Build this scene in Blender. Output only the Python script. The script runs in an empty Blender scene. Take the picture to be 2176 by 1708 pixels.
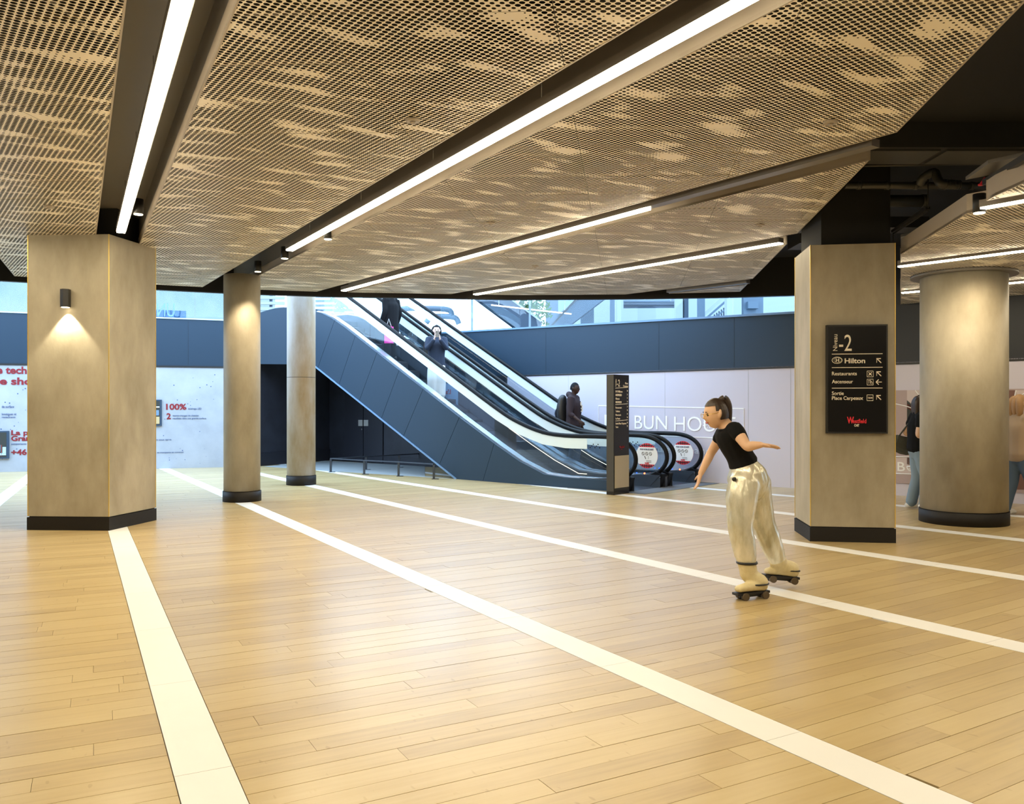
import bpy, bmesh, math, random
from mathutils import Vector, Matrix, Quaternion, noise
random.seed(7)
SC = bpy.context.scene
COL = SC.collection
V = Vector
F, CX, Y0, H = 1800.0, 1088.0, 863.0, 1.5

# ------------------------------------------------------------------ camera, world, exposure
cam = bpy.data.cameras.new('camera'); camo = bpy.data.objects.new('camera', cam); COL.objects.link(camo)
cam.sensor_width = 36; cam.lens = 36 * F / 2176; cam.shift_y = 9 / 2176
cam.clip_start = .05; cam.clip_end = 300
camo.location = (0, 0, H); camo.rotation_euler = (math.pi / 2, 0, 0)
SC.camera = camo
SC.view_settings.view_transform = 'Standard'; SC.view_settings.look = 'None'
SC.view_settings.gamma = 1; SC.view_settings.use_curve_mapping = False
SC.view_settings.exposure = 0.34
LED_STRENGTH = 41.0
LED_COLOR = (1.0, .86, .60, 1)
world = bpy.data.worlds.new('world'); SC.world = world; world.use_nodes = True
bg = world.node_tree.nodes['Background']
bg.inputs[0].default_value = (.52, .74, 1.0, 1); bg.inputs[1].default_value = 6.0

# ------------------------------------------------------------------ helpers
def fl(x, y, z=0.0):
    D = F * (H - z) / (y - Y0); return V(((x - CX) / F * D, D, z))
def cl(x, y, z):
    D = F * (z - H) / (Y0 - y); return V(((x - CX) / F * D, D, z))
def at(x, y, D):
    return V(((x - CX) / F * D, D, H + (Y0 - y) * D / F))

def tag(o, label=None, cat=None, group=None, kind=None):
    if label: o['label'] = label
    if cat: o['category'] = cat
    if group: o['group'] = group
    if kind: o['kind'] = kind
    return o
def obj(name, me, mat=None, parent=None, loc=None):
    if isinstance(me, bmesh.types.BMesh):
        m = bpy.data.meshes.new(name); me.to_mesh(m); me.free(); me = m
    o = bpy.data.objects.new(name, me); COL.objects.link(o)
    if mat is not None and not me.materials:
        for mm in (mat if isinstance(mat, (list, tuple)) else [mat]): me.materials.append(mm)
    if parent is not None: o.parent = parent
    if loc is not None: o.location = loc
    return o
def empty(name, loc=(0, 0, 0)):
    o = bpy.data.objects.new(name, None); o.empty_display_size = .1; COL.objects.link(o); o.location = loc
    bpy_update_needed.append(1); return o
bpy_update_needed = []
def thing(name, label, cat, loc=(0, 0, 0), group=None):
    return tag(empty(name, loc), label, cat, group)
def sub(name, me, mat, root):
    """world-space mesh made a child of an empty without moving"""
    o = obj(name, me, mat)
    r = root; off = V((0, 0, 0))
    while r is not None:
        off += r.location; r = r.parent
    o.parent = root; o.location = -off
    return o
def tree_copy(o, parent=None):
    c = o.copy(); COL.objects.link(c)
    if parent is not None: c.parent = parent
    for ch in list(o.children): tree_copy(ch, c)
    return c

def bx(bm, a, b, mi=0):
    x0, y0, z0 = a; x1, y1, z1 = b
    vs = [bm.verts.new(p) for p in ((x0,y0,z0),(x1,y0,z0),(x1,y1,z0),(x0,y1,z0),(x0,y0,z1),(x1,y0,z1),(x1,y1,z1),(x0,y1,z1))]
    for f in ((0,3,2,1),(4,5,6,7),(0,1,5,4),(1,2,6,5),(2,3,7,6),(3,0,4,7)):
        bm.faces.new([vs[i] for i in f]).material_index = mi
def box(a, b):
    bm = bmesh.new(); bx(bm, a, b); return bm
def prism(bm, pts, d, mi=0):
    """polygon pts (3D) extruded by vector d"""
    d = V(d); a = [bm.verts.new(V(p)) for p in pts]; b = [bm.verts.new(V(p) + d) for p in pts]
    n = len(pts); fs = [bm.faces.new(a), bm.faces.new(list(reversed(b)))]
    for i in range(n):
        fs.append(bm.faces.new((a[i], b[i], b[(i+1) % n], a[(i+1) % n])))
    for f in fs: f.material_index = mi
    bmesh.ops.recalc_face_normals(bm, faces=fs)
    return fs
def pr(pts, d):
    bm = bmesh.new(); prism(bm, pts, d); return bm
def bar(bm, p, q, w, h, up=(0, 0, 1), mi=0):
    """rectangular bar from p to q, width w sideways, height h along up (centred)"""
    p = V(p); q = V(q); t = (q - p).normalized(); s = t.cross(V(up))
    if s.length < 1e-5: s = t.cross(V((0, 1, 0)))
    s.normalize(); u = s.cross(t).normalized()
    pts = [p + s*w/2 + u*h/2, p - s*w/2 + u*h/2, p - s*w/2 - u*h/2, p + s*w/2 - u*h/2]
    prism(bm, pts, q - p, mi)
def cyl(bm, p, q, r, n=16, r2=None, mi=0):
    p = V(p); q = V(q); t = (q - p).normalized(); s = t.cross(V((0, 0, 1)))
    if s.length < 1e-4: s = V((1, 0, 0))
    s.normalize(); u = s.cross(t); r2 = r if r2 is None else r2
    A = [bm.verts.new(p + (s*math.cos(a) + u*math.sin(a))*r) for a in [2*math.pi*i/n for i in range(n)]]
    B = [bm.verts.new(q + (s*math.cos(a) + u*math.sin(a))*r2) for a in [2*math.pi*i/n for i in range(n)]]
    fs = [bm.faces.new(A), bm.faces.new(list(reversed(B)))]
    for i in range(n):
        f = bm.faces.new((A[i], B[i], B[(i+1)%n], A[(i+1)%n])); f.smooth = True; fs.append(f)
    for f in fs: f.material_index = mi
    bmesh.ops.recalc_face_normals(bm, faces=fs)
def catmull(P, k=5):
    out = []
    for i in range(len(P) - 1):
        p0 = P[max(i-1, 0)]; p1 = P[i]; p2 = P[i+1]; p3 = P[min(i+2, len(P)-1)]
        for j in range(k):
            t = j / k
            out.append(tuple(.5*((2*p1[c]) + (-p0[c]+p2[c])*t + (2*p0[c]-5*p1[c]+4*p2[c]-p3[c])*t*t + (-p0[c]+3*p1[c]-3*p2[c]+p3[c])*t**3) for c in range(len(p1))))
    out.append(tuple(P[-1])); return out
def sweep(bm, pts, r, n=8, flat=1.0, up=None, mi=0):
    """round tube of constant radius along pts"""
    pts = [V(p) for p in pts]; rings = []; last = None
    for i, p in enumerate(pts):
        t = (pts[min(i+1, len(pts)-1)] - pts[max(i-1, 0)]).normalized()
        if last is None: s = t.cross(V(up) if up else V((0, 0, 1)));  s = s if s.length > 1e-4 else V((1, 0, 0))
        else: s = last - t*last.dot(t)
        s.normalize(); last = s; u = s.cross(t)
        rings.append([bm.verts.new(p + s*math.cos(a)*r + u*math.sin(a)*r*flat) for a in [2*math.pi*j/n for j in range(n)]])
    fs = [bm.faces.new(rings[0]), bm.faces.new(list(reversed(rings[-1])))]
    for a, b in zip(rings, rings[1:]):
        for j in range(n):
            f = bm.faces.new((a[j], b[j], b[(j+1)%n], a[(j+1)%n])); f.smooth = True; fs.append(f)
    for f in fs: f.material_index = mi
    bmesh.ops.recalc_face_normals(bm, faces=fs)
def clip(poly, n, c):
    """keep 2D points with n.p <= c"""
    out = []
    for i in range(len(poly)):
        a = poly[i]; b = poly[(i+1) % len(poly)]
        da = n[0]*a[0]+n[1]*a[1]-c; db = n[0]*b[0]+n[1]*b[1]-c
        if da <= 0: out.append(a)
        if (da < 0 < db) or (db < 0 < da):
            t = da/(da-db); out.append((a[0]+(b[0]-a[0])*t, a[1]+(b[1]-a[1])*t))
    return out
def clip_convex(poly, cpoly):
    """cpoly counter-clockwise"""
    for i in range(len(cpoly)):
        a = cpoly[i]; b = cpoly[(i+1) % len(cpoly)]
        n = (b[1]-a[1], -(b[0]-a[0])); poly = clip(poly, n, n[0]*a[0]+n[1]*a[1])
        if len(poly) < 3: return []
    return poly
def area(p): return .5*sum(p[i][0]*p[(i+1)%len(p)][1]-p[(i+1)%len(p)][0]*p[i][1] for i in range(len(p)))
def ccw(p): return p if area(p) > 0 else list(reversed(p))

# ------------------------------------------------------------------ materials
M = {}
def nd(nt, t, **kw):
    n = nt.nodes.new(t)
    for k, v in kw.items(): setattr(n, k, v)
    return n
def mat(name, col, rough=.5, metal=0, spec=.5, emit=None, es=0, alpha=None):
    m = bpy.data.materials.new(name); m.use_nodes = True
    b = m.node_tree.nodes['Principled BSDF']
    b.inputs['Base Color'].default_value = (*col, 1); b.inputs['Roughness'].default_value = rough
    b.inputs['Metallic'].default_value = metal; b.inputs['Specular IOR Level'].default_value = spec
    if emit: b.inputs['Emission Color'].default_value = (*emit[:3], 1); b.inputs['Emission Strength'].default_value = es
    M[name] = m; return m
def mottle(name, c1, c2, scale=3, rough=.5, bump=.0, detail=6, stretch=(1, 1, 1), metal=0, lo=.35, hi=.65, bscale=40):
    m = mat(name, c1, rough, metal); nt = m.node_tree; b = nt.nodes['Principled BSDF']
    tc = nd(nt, 'ShaderNodeTexCoord'); mp = nd(nt, 'ShaderNodeMapping'); mp.inputs['Scale'].default_value = stretch
    nt.links.new(tc.outputs['Object'], mp.inputs[0])
    n = nd(nt, 'ShaderNodeTexNoise'); n.inputs['Scale'].default_value = scale; n.inputs['Detail'].default_value = detail; n.inputs['Roughness'].default_value = .6
    nt.links.new(mp.outputs[0], n.inputs[0])
    r = nd(nt, 'ShaderNodeValToRGB'); r.color_ramp.elements[0].position = lo; r.color_ramp.elements[1].position = hi
    r.color_ramp.elements[0].color = (*c1, 1); r.color_ramp.elements[1].color = (*c2, 1)
    nt.links.new(n.outputs[0], r.inputs[0]); nt.links.new(r.outputs[0], b.inputs['Base Color'])
    if bump:
        n2 = nd(nt, 'ShaderNodeTexNoise'); n2.inputs['Scale'].default_value = bscale; n2.inputs['Detail'].default_value = 4
        nt.links.new(mp.outputs[0], n2.inputs[0]); bp = nd(nt, 'ShaderNodeBump'); bp.inputs['Strength'].default_value = bump; bp.inputs['Distance'].default_value = .01
        nt.links.new(n2.outputs[0], bp.inputs['Height']); nt.links.new(bp.outputs[0], b.inputs['Normal'])
    return m
mat('black', (.012, .012, .013), .45)
mat('black_matt', (.010, .009, .009), .8)
mat('services', (.022, .020, .018), .6)
mat('duct', (.075, .072, .062), .45, .5)
mat('skirting', (.013, .011, .010), .6, spec=.3)
mat('soffit', (.17, .155, .14), .45, .1)
mat('return', (.42, .36, .29), .45, .2)
mat('profile', (.22, .20, .18), .4, .5)
mat('rubber', (.002, .002, .003), .5, spec=.2)
mat('steel', (.62, .65, .70), .25, .9)
mat('dark_steel', (.055, .066, .085), .4, .5)
mat('step', (.020, .022, .026), .5, .2)
mat('brass', (.80, .58, .16), .35, .6)
mat('white_print', (.85, .85, .85), .6)
mat('cream_print', (.82, .74, .62), .6)
mat('red_print', (.22, .005, .012), .6)
mat('red_bright', (.75, .02, .04), .5)
mat('blue_print', (.06, .10, .22), .6)
mat('navy_shelf', (.025, .05, .09), .5)
mat('hoarding', (.58, .55, .64), .5)
mat('hoarding_line', (.97, .97, .97), .5)
mat('band', (.014, .033, .058), .5, .0, spec=.35)
mat('band_dark', (.010, .013, .020), .5)
mat('wall_black', (.012, .013, .020), .5)
mat('white', (.82, .84, .86), .5)
mat('pale_blue', (.45, .62, .78), .4)
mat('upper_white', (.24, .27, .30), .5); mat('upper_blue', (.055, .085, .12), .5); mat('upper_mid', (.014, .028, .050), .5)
mat('mid_blue', (.14, .24, .38), .4)
mat('cream_panel', (.42, .36, .26), .45)
mat('sign_black', (.008, .0075, .008), .2, spec=.3)
mat('brown_side', (.045, .040, .028), .4)
mat('sub', (.030, .018, .010), .9)
mat('mat_grey', (.11, .115, .125), .8)
mat('floor_grey', (.30, .33, .34), .5)
mat('led', (1, 1, 1), .5, emit=LED_COLOR, es=LED_STRENGTH)
mat('warm_glow', (1, 1, 1), .5, emit=(1, .80, .45), es=9)
mat('lit_ring', (1, 1, 1), .5, emit=(1, .85, .55), es=6)
mat('thin_led', (1, 1, 1), .5, emit=(1, .78, .48), es=3.0)
mat('red_lamp', (1, .1, .05), .5, emit=(1, .10, .03), es=8)
mat('blue_lamp', (.05, .2, 1), .5, emit=(.03, .15, .9), es=1.0)
mat('skin', (.66, .42, .27), .5)
mat('skin_dark', (.050, .026, .020), .65, spec=.3)
mat('skin_pale', (.66, .46, .38), .5)
mat('hair_brown', (.030, .016, .010), .45)
mat('hair_black', (.006, .006, .008), .8, spec=.2)
mat('hair_fair', (.38, .22, .10), .5)
mat('tee_black', (.005, .005, .006), .9, spec=.2)
mat('jeans', (.19, .26, .33), .8)
mat('jeans_dark', (.07, .11, .17), .8)
mat('cream_cloth', (.72, .70, .68), .8)
mat('navy_cloth', (.012, .020, .042), .85)
mat('maroon_cloth', (.024, .011, .014), .9)
mat('tan_cloth', (.38, .28, .19), .85)
mat('bag_green', (.07, .07, .055), .7)
mat('pink', (.75, .02, .28), .5)
mat('leaf', (.07, .14, .02), .8, spec=.1)
mat('wheel', (.10, .07, .04), .5)
mat('eye', (.02, .015, .012), .2)
mat('lip', (.42, .10, .09), .5)
mat('glass_metal', (.75, .82, .86), .3, .6)
mottle('column', (.30, .262, .19), (.43, .385, .295), 2.4, .58, .10, stretch=(1, 1, .45), lo=.34, hi=.66)
mottle('column_raw', (.44, .40, .36), (.30, .225, .13), 1.1, .65, .25, stretch=(1.6, 1.6, .55), lo=.42, hi=.64)
mottle('concrete_print', (.32, .34, .38), (.39, .41, .45), 1.6, .55, .0)
mottle('shotcrete', (.16, .195, .185), (.25, .28, .26), .5, .8, .12, bscale=3)
mottle('silver_trouser', (.50, .47, .33), (.84, .82, .70), 6, .24, 1.0, metal=.35, bscale=9, stretch=(1.6, 1, .55))
mottle('boot', (.62, .52, .28), (.74, .64, .38), 12, .5, .3)
mottle('wall_dark', (.012, .013, .019), (.020, .022, .032), 2, .55)

def glass_mat(name, tint, refl=.10, base=.0, haze=(.8, .9, 1)):
    m = bpy.data.materials.new(name); m.use_nodes = True; nt = m.node_tree; nt.nodes.clear()
    out = nd(nt, 'ShaderNodeOutputMaterial'); tr = nd(nt, 'ShaderNodeBsdfTransparent'); gl = nd(nt, 'ShaderNodeBsdfGlossy')
    tr.inputs[0].default_value = (*tint, 1); gl.inputs['Roughness'].default_value = .02
    lw = nd(nt, 'ShaderNodeLayerWeight'); lw.inputs[0].default_value = .35
    mr = nd(nt, 'ShaderNodeMapRange'); mr.inputs[3].default_value = refl*.5; mr.inputs[4].default_value = min(1, refl*4)
    nt.links.new(lw.outputs['Fresnel'], mr.inputs[0])
    mx = nd(nt, 'ShaderNodeMixShader'); nt.links.new(mr.outputs[0], mx.inputs[0]); nt.links.new(tr.outputs[0], mx.inputs[1]); nt.links.new(gl.outputs[0], mx.inputs[2])
    last = mx
    if base > 0:
        df = nd(nt, 'ShaderNodeBsdfDiffuse'); df.inputs[0].default_value = (*haze, 1)
        m2 = nd(nt, 'ShaderNodeMixShader'); m2.inputs[0].default_value = base
        nt.links.new(mx.outputs[0], m2.inputs[1]); nt.links.new(df.outputs[0], m2.inputs[2]); last = m2
    nt.links.new(last.outputs[0], out.inputs[0]); M[name] = m; return m
glass_mat('glass', (.93, .97, .99), .015)
glass_mat('glass_blue', (.92, .965, .985), .025)
glass_mat('frosted', (.9, .97, 1), .08, .72, (.80, .90, .92))

def wood_mat():
    m = mat('wood', (.5, .35, .17), .36, spec=.5); m.node_tree.nodes['Principled BSDF'].inputs['Coat Weight'].default_value = .3; m.node_tree.nodes['Principled BSDF'].inputs['Coat Roughness'].default_value = .22; nt = m.node_tree; b = nt.nodes['Principled BSDF']; L = nt.links.new
    uv = nd(nt, 'ShaderNodeUVMap'); uv.uv_map = 'UVMap'
    at_ = nd(nt, 'ShaderNodeAttribute'); at_.attribute_name = 'tone'
    mp = nd(nt, 'ShaderNodeMapping'); mp.inputs['Scale'].default_value = (1.6, 34, 1); L(uv.outputs[0], mp.inputs[0])
    n1 = nd(nt, 'ShaderNodeTexNoise'); n1.inputs['Scale'].default_value = 1.0; n1.inputs['Detail'].default_value = 5; L(mp.outputs[0], n1.inputs[0])
    mp2 = nd(nt, 'ShaderNodeMapping'); mp2.inputs['Scale'].default_value = (2.2, 7, 1); L(uv.outputs[0], mp2.inputs[0])
    n2 = nd(nt, 'ShaderNodeTexNoise'); n2.inputs['Scale'].default_value = 1.0; n2.inputs['Detail'].default_value = 3; L(mp2.outputs[0], n2.inputs[0])
    # small bamboo nodes: thin dashes across the grain
    mp3 = nd(nt, 'ShaderNodeMapping'); mp3.inputs['Scale'].default_value = (26, 9, 1); L(uv.outputs[0], mp3.inputs[0])
    n3 = nd(nt, 'ShaderNodeTexNoise'); n3.inputs['Scale'].default_value = 1.0; n3.inputs['Detail'].default_value = 1; L(mp3.outputs[0], n3.inputs[0])
    r3 = nd(nt, 'ShaderNodeMapRange'); r3.inputs[1].default_value = .70; r3.inputs[2].default_value = .76; L(n3.outputs[0], r3.inputs[0])
    a1 = nd(nt, 'ShaderNodeMath', operation='MULTIPLY_ADD'); L(n1.outputs[0], a1.inputs[0]); a1.inputs[1].default_value = .55; L(at_.outputs['Fac'], a1.inputs[2])
    a2 = nd(nt, 'ShaderNodeMath', operation='MULTIPLY_ADD'); L(n2.outputs[0], a2.inputs[0]); a2.inputs[1].default_value = .40; L(a1.outputs[0], a2.inputs[2])
    a3 = nd(nt, 'ShaderNodeMath', operation='MULTIPLY_ADD'); L(r3.outputs[0], a3.inputs[0]); a3.inputs[1].default_value = -.22; L(a2.outputs[0], a3.inputs[2])
    r = nd(nt, 'ShaderNodeValToRGB'); e = r.color_ramp.elements
    e[0].position = .12; e[0].color = (.35, .245, .115, 1); e[1].position = 1.35 if False else .98; e[1].color = (.58, .465, .25, 1)
    x = r.color_ramp.elements.new(.55); x.color = (.50, .375, .18, 1)
    mr = nd(nt, 'ShaderNodeMapRange'); mr.inputs[1].default_value = .25; mr.inputs[2].default_value = 1.25; L(a3.outputs[0], mr.inputs[0])
    L(mr.outputs[0], r.inputs[0]); L(r.outputs[0], b.inputs['Base Color'])
    rr = nd(nt, 'ShaderNodeMapRange'); rr.inputs[3].default_value = .26; rr.inputs[4].default_value = .40; L(n1.outputs[0], rr.inputs[0]); L(rr.outputs[0], b.inputs['Roughness'])
wood_mat()
mottle('strip_tile', (.78, .78, .78), (.83, .83, .83), .8, .4)

def perf_mat():
    """perforated champagne metal: round holes on a staggered grid (UV in metres), size set per hole by a noise field"""
    m = mat('perforated', (.93, .85, .71), .42, .05); nt = m.node_tree; L = nt.links.new; b = nt.nodes['Principled BSDF']
    PX, PY, R = .0515, .0572, .0160
    uv = nd(nt, 'ShaderNodeUVMap'); uv.uv_map = 'UVMap'
    def vm(op, a, bv, cv=None):
        n = nd(nt, 'ShaderNodeVectorMath', operation=op)
        for i, q in enumerate((a, bv, cv)):
            if q is None: continue
            if isinstance(q, tuple): n.inputs[i].default_value = q
            else: L(q, n.inputs[i])
        return n
    masks = []
    for off in ((0, 0), (.5, .5)):
        s = vm('DIVIDE', uv.outputs[0], (PX, PY, 1)); s2 = vm('ADD', s.outputs[0], (off[0], off[1], 0))
        f = vm('FLOOR', s2.outputs[0], None); c = vm('ADD', f.outputs[0], (.5-off[0], .5-off[1], 0))
        cen = vm('MULTIPLY', c.outputs[0], (PX, PY, 0)); d = vm('DISTANCE', uv.outputs[0], cen.outputs[0])
        sc = vm('MULTIPLY', cen.outputs[0], (2.6, 5.4, 0))
        sep = nd(nt, 'ShaderNodeSeparateXYZ'); L(sc.outputs[0], sep.inputs[0])
        # shear the field so that the blank lenses run diagonally
        sh = nd(nt, 'ShaderNodeMath', operation='MULTIPLY_ADD'); L(sep.outputs[0], sh.inputs[0]); sh.inputs[1].default_value = -1.0; L(sep.outputs[1], sh.inputs[2])
        cb = nd(nt, 'ShaderNodeCombineXYZ'); L(sep.outputs[0], cb.inputs[0]); L(sh.outputs[0], cb.inputs[1])
        nz = nd(nt, 'ShaderNodeTexNoise'); nz.inputs['Scale'].default_value = .85; nz.inputs['Detail'].default_value = 1.2; L(cb.outputs[0], nz.inputs[0])
        mr = nd(nt, 'ShaderNodeMapRange'); mr.inputs[1].default_value = .29; mr.inputs[2].default_value = .44; mr.inputs[3].default_value = .12; mr.inputs[4].default_value = 1.0
        L(nz.outputs[0], mr.inputs[0])
        gt = nd(nt, 'ShaderNodeMath', operation='GREATER_THAN'); L(mr.outputs[0], gt.inputs[0]); gt.inputs[1].default_value = .30
        rm = nd(nt, 'ShaderNodeMath', operation='MULTIPLY'); L(mr.outputs[0], rm.inputs[0]); L(gt.outputs[0], rm.inputs[1])
        rr = nd(nt, 'ShaderNodeMath', operation='MULTIPLY'); L(rm.outputs[0], rr.inputs[0]); rr.inputs[1].default_value = R
        lt = nd(nt, 'ShaderNodeMath', operation='LESS_THAN'); L(d.outputs['Value'], lt.inputs[0]); L(rr.outputs[0], lt.inputs[1]); masks.append(lt)
    mx = nd(nt, 'ShaderNodeMath', operation='MAXIMUM'); L(masks[0].outputs[0], mx.inputs[0]); L(masks[1].outputs[0], mx.inputs[1])
    inv = nd(nt, 'ShaderNodeMath', operation='SUBTRACT'); inv.inputs[0].default_value = 1; L(mx.outputs[0], inv.inputs[1])
    L(inv.outputs[0], b.inputs['Alpha'])
perf_mat()
mat('panel_edge', (.22, .18, .13), .5, .1)

# ------------------------------------------------------------------ text
def text(s, o, right, up, w=None, h=None, m='white_print', parent=None, name='lettering', mirror=False, bold=0, align='LEFT', ref='H'):
    """lettering on a plane: o = lower-left of the string (baseline), w,h = string width and cap height"""
    cu = bpy.data.curves.new(name, 'FONT'); cu.body = s; cu.size = 1; cu.extrude = .004; cu.offset = bold; cu.resolution_u = 4
    t = bpy.data.objects.new(name, cu); COL.objects.link(t)
    dg = bpy.context.evaluated_depsgraph_get(); dg.update()
    me = bpy.data.meshes.new_from_object(t.evaluated_get(dg)); bpy.data.objects.remove(t); bpy.data.curves.remove(cu)
    xs = [v.co.x for v in me.vertices]; x0, x1 = min(xs), max(xs)
    capH = .70
    sy = h / capH; sx = (w / (x1 - x0)) if w else sy * .9
    right = V(right).normalized(); up = V(up).normalized(); nrm = right.cross(up)
    o = V(o)
    W = (x1-x0)*sx
    for v in me.vertices:
        x = (v.co.x - x0) * sx
        if mirror: x = W - x
        v.co = o + right*x + up*(v.co.y*sy) + nrm*(v.co.z*.5 + .003)
    me.materials.append(M[m])
    ob = bpy.data.objects.new(name, me); COL.objects.link(ob)
    if parent is not None:
        r = parent; off = V((0, 0, 0))
        while r is not None: off += r.location; r = r.parent
        ob.parent = parent; ob.location = -off
    return ob

# ------------------------------------------------------------------ floor
CF = V((-23.1, 45.76, 0))
strip_pts = [fl(56, 1018), fl(251, 1124.5), fl(1365, 1435), fl(1600, 1245), fl(2176, 1228), fl(2176, 1148), fl(2176, 1097.5)]
ang = [math.atan2(p.x - CF.x, CF.y - p.y) for p in strip_pts]
da = (ang[6] - ang[1]) / 5
ang = [ang[0] - 2*da, ang[0] - da] + ang + [ang[6] + da*k for k in (1, 2, 3, 4)]
SHW = .113
floor = obj('floor', box((-19.5, -6, -.06), (13, 27, -.012)), M['sub']); tag(floor, 'pale bamboo plank floor crossed by fanned white tile strips', None, None, 'structure')
FB = [(-19.4, -2), (12.9, -2), (12.9, 26.9), (-19.4, 26.9)]
def plank_mesh(me_bm, poly, d, w, z0, z1, tone, uo, uvl, tl):
    g = .0012
    pts = [V(p) for p in poly]
    top = [me_bm.verts.new((p.x, p.y, z1)) for p in pts]; bot = [me_bm.verts.new((p.x, p.y, z0)) for p in pts]
    fs = [me_bm.faces.new(top)]
    for i in range(len(pts)): fs.append(me_bm.faces.new((top[i], bot[i], bot[(i+1) % len(pts)], top[(i+1) % len(pts)])))
    for f in fs:
        for l in f.loops:
            co = l.vert.co; l[uvl].uv = (co.x*w[0]+co.y*w[1]+uo[0], co.x*d[0]+co.y*d[1]+uo[1])
        for l in f.loops: l[tl] = tone if not hasattr(tone, '__len__') else tone
    return fs
def newpl():
    bm = bmesh.new(); uvl = bm.loops.layers.uv.new('UVMap'); tl = bm.loops.layers.float.new('tone') if hasattr(bm.loops.layers, 'float') else None
    return bm, uvl, tl
def vis_area(poly):
    c = (sum(p[0] for p in poly)/len(poly), sum(p[1] for p in poly)/len(poly))
    if c[1] < 2.9: return 0
    px = CX + c[0]/c[1]*F
    if px < -150 or px > 2330: 
        ok = False
        for p in poly:
            if p[1] > 2 and -20 < CX + p[0]/p[1]*F < 2200: ok = True
        if not ok: return 0
    return abs(area(poly)) / c[1]**3
planks = []
for k in range(len(ang) - 1):
    a0, a1 = ang[k], ang[k+1]; am = (a0+a1)/2
    d = (-math.sin(am), math.cos(am)); w = (math.cos(am), math.sin(am))
    # half planes of the sector: right of line a0, left of line a1, minus the strips
    n0 = (math.cos(a0), math.sin(a0)); n1 = (math.cos(a1), math.sin(a1))
    c0 = n0[0]*CF.x + n0[1]*CF.y + SHW + .004; c1 = n1[0]*CF.x + n1[1]*CF.y - SHW - .004
    sec = clip(clip(FB, (-n0[0], -n0[1]), -c0), n1, c1)
    if len(sec) < 3: continue
    ss = [p[0]*d[0]+p[1]*d[1] for p in sec]; smin, smax = min(ss), max(ss)
    row = math.floor(smin/.14); rnd = random.Random(k*77+3)
    while row*.14 < smax:
        s0, s1 = row*.14, row*.14+.14
        rp = clip(clip(sec, (-d[0], -d[1]), -s0-.0014), d, s1-.0014)
        row += 1
        if len(rp) < 3: continue
        us = [p[0]*w[0]+p[1]*w[1] for p in rp]; u = min(us) - rnd.random()*2.1; um = max(us)
        while u < um:
            u2 = u + 1.55 + rnd.random()*.95
            pp = clip(clip(rp, (-w[0], -w[1]), -u-.0009), w, u2-.0009)
            if len(pp) >= 3 and abs(area(pp)) > .004:
                planks.append((pp, d, w, rnd.random(), (rnd.random()*50, rnd.random()*50)))
            u = u2
planks.sort(key=lambda q: -vis_area(q[0]))
def emit_planks(lst, single):
    bm = None
    for i, (pp, d, w, tone, uo) in enumerate(lst):
        if single or bm is None:
            bm = bmesh.new(); uvl = bm.loops.layers.uv.new('UVMap')
            tl = bm.loops.layers.float_color.new('tone')
        z1 = random.uniform(-.0006, .0006)
        plank_mesh(bm, ccw(pp), d, w, -.012, z1, (.12+tone*.34,)*3 + (1,), uo, uvl, tl)
        if single: obj('plank', bm, M['wood'], floor)
    if not single:
        o = obj('planking', bm, M['wood'], floor); o['kind'] = 'stuff'
emit_planks(planks[:290], True); emit_planks(planks[290:], False)
# white tile strips
tiles = []
for k in range(len(ang)):
    a = ang[k]; d = V((-math.sin(a), math.cos(a))); n = V((math.cos(a), math.sin(a))); C2 = V((CF.x, CF.y))
    s = 15.0 - .37*k
    while s < 54:
        q = [C2 - d*s - n*SHW, C2 - d*s + n*SHW, C2 - d*(s+1.245) + n*SHW, C2 - d*(s+1.245) - n*SHW]
        pp = clip_convex([tuple(x) for x in q], FB)
        if len(pp) >= 3 and abs(area(pp)) > .01: tiles.append(pp)
        s += 1.248
tiles.sort(key=lambda q: -vis_area(q))
tb = bmesh.new()
for i, pp in enumerate(tiles):
    z = .0008
    if i < 90:
        obj('strip_tile', pr([(p[0], p[1], z) for p in ccw(pp)], (0, 0, -.013)), M['strip_tile'], floor)
    else: prism(tb, [(p[0], p[1], z) for p in ccw(pp)], (0, 0, -.013))
o = obj('strip_tiling', tb, M['strip_tile'], floor); o['kind'] = 'stuff'

# ------------------------------------------------------------------ escalator frame of reference
P0 = fl(985, 1019); P1 = fl(1288, 1043)
U = (P0 - P1).normalized(); N = V((-U.y, U.x, 0));  N = N if N.y > 0 else -N
def E(t, z, n=0.0): return P0 + U*t + N*n + V((0, 0, z))

# grey floor finish by the dark wall and the landing mat
gp = [fl(700, 979), fl(903, 991), E(1.2, 0, .05), E(.1, 0, .02), fl(700, 1001), fl(560, 991)]
g = obj('floor_finish', pr([(p.x, p.y, .003) for p in gp], (0, 0, -.003)), M['floor_grey']); tag(g, 'pale grey floor finish under the escalator', None, None, 'structure')
g = obj('landing_mat', pr([E(-4.35, .006, -.05), E(-4.35, .006, 2.65), E(-2.7, .006, 2.65), E(-2.7, .006, -.05)], (0, 0, -.0055)), M['mat_grey'])
tag(g, 'dark grey ribbed entrance mat at the foot of the escalators', 'mat')

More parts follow.
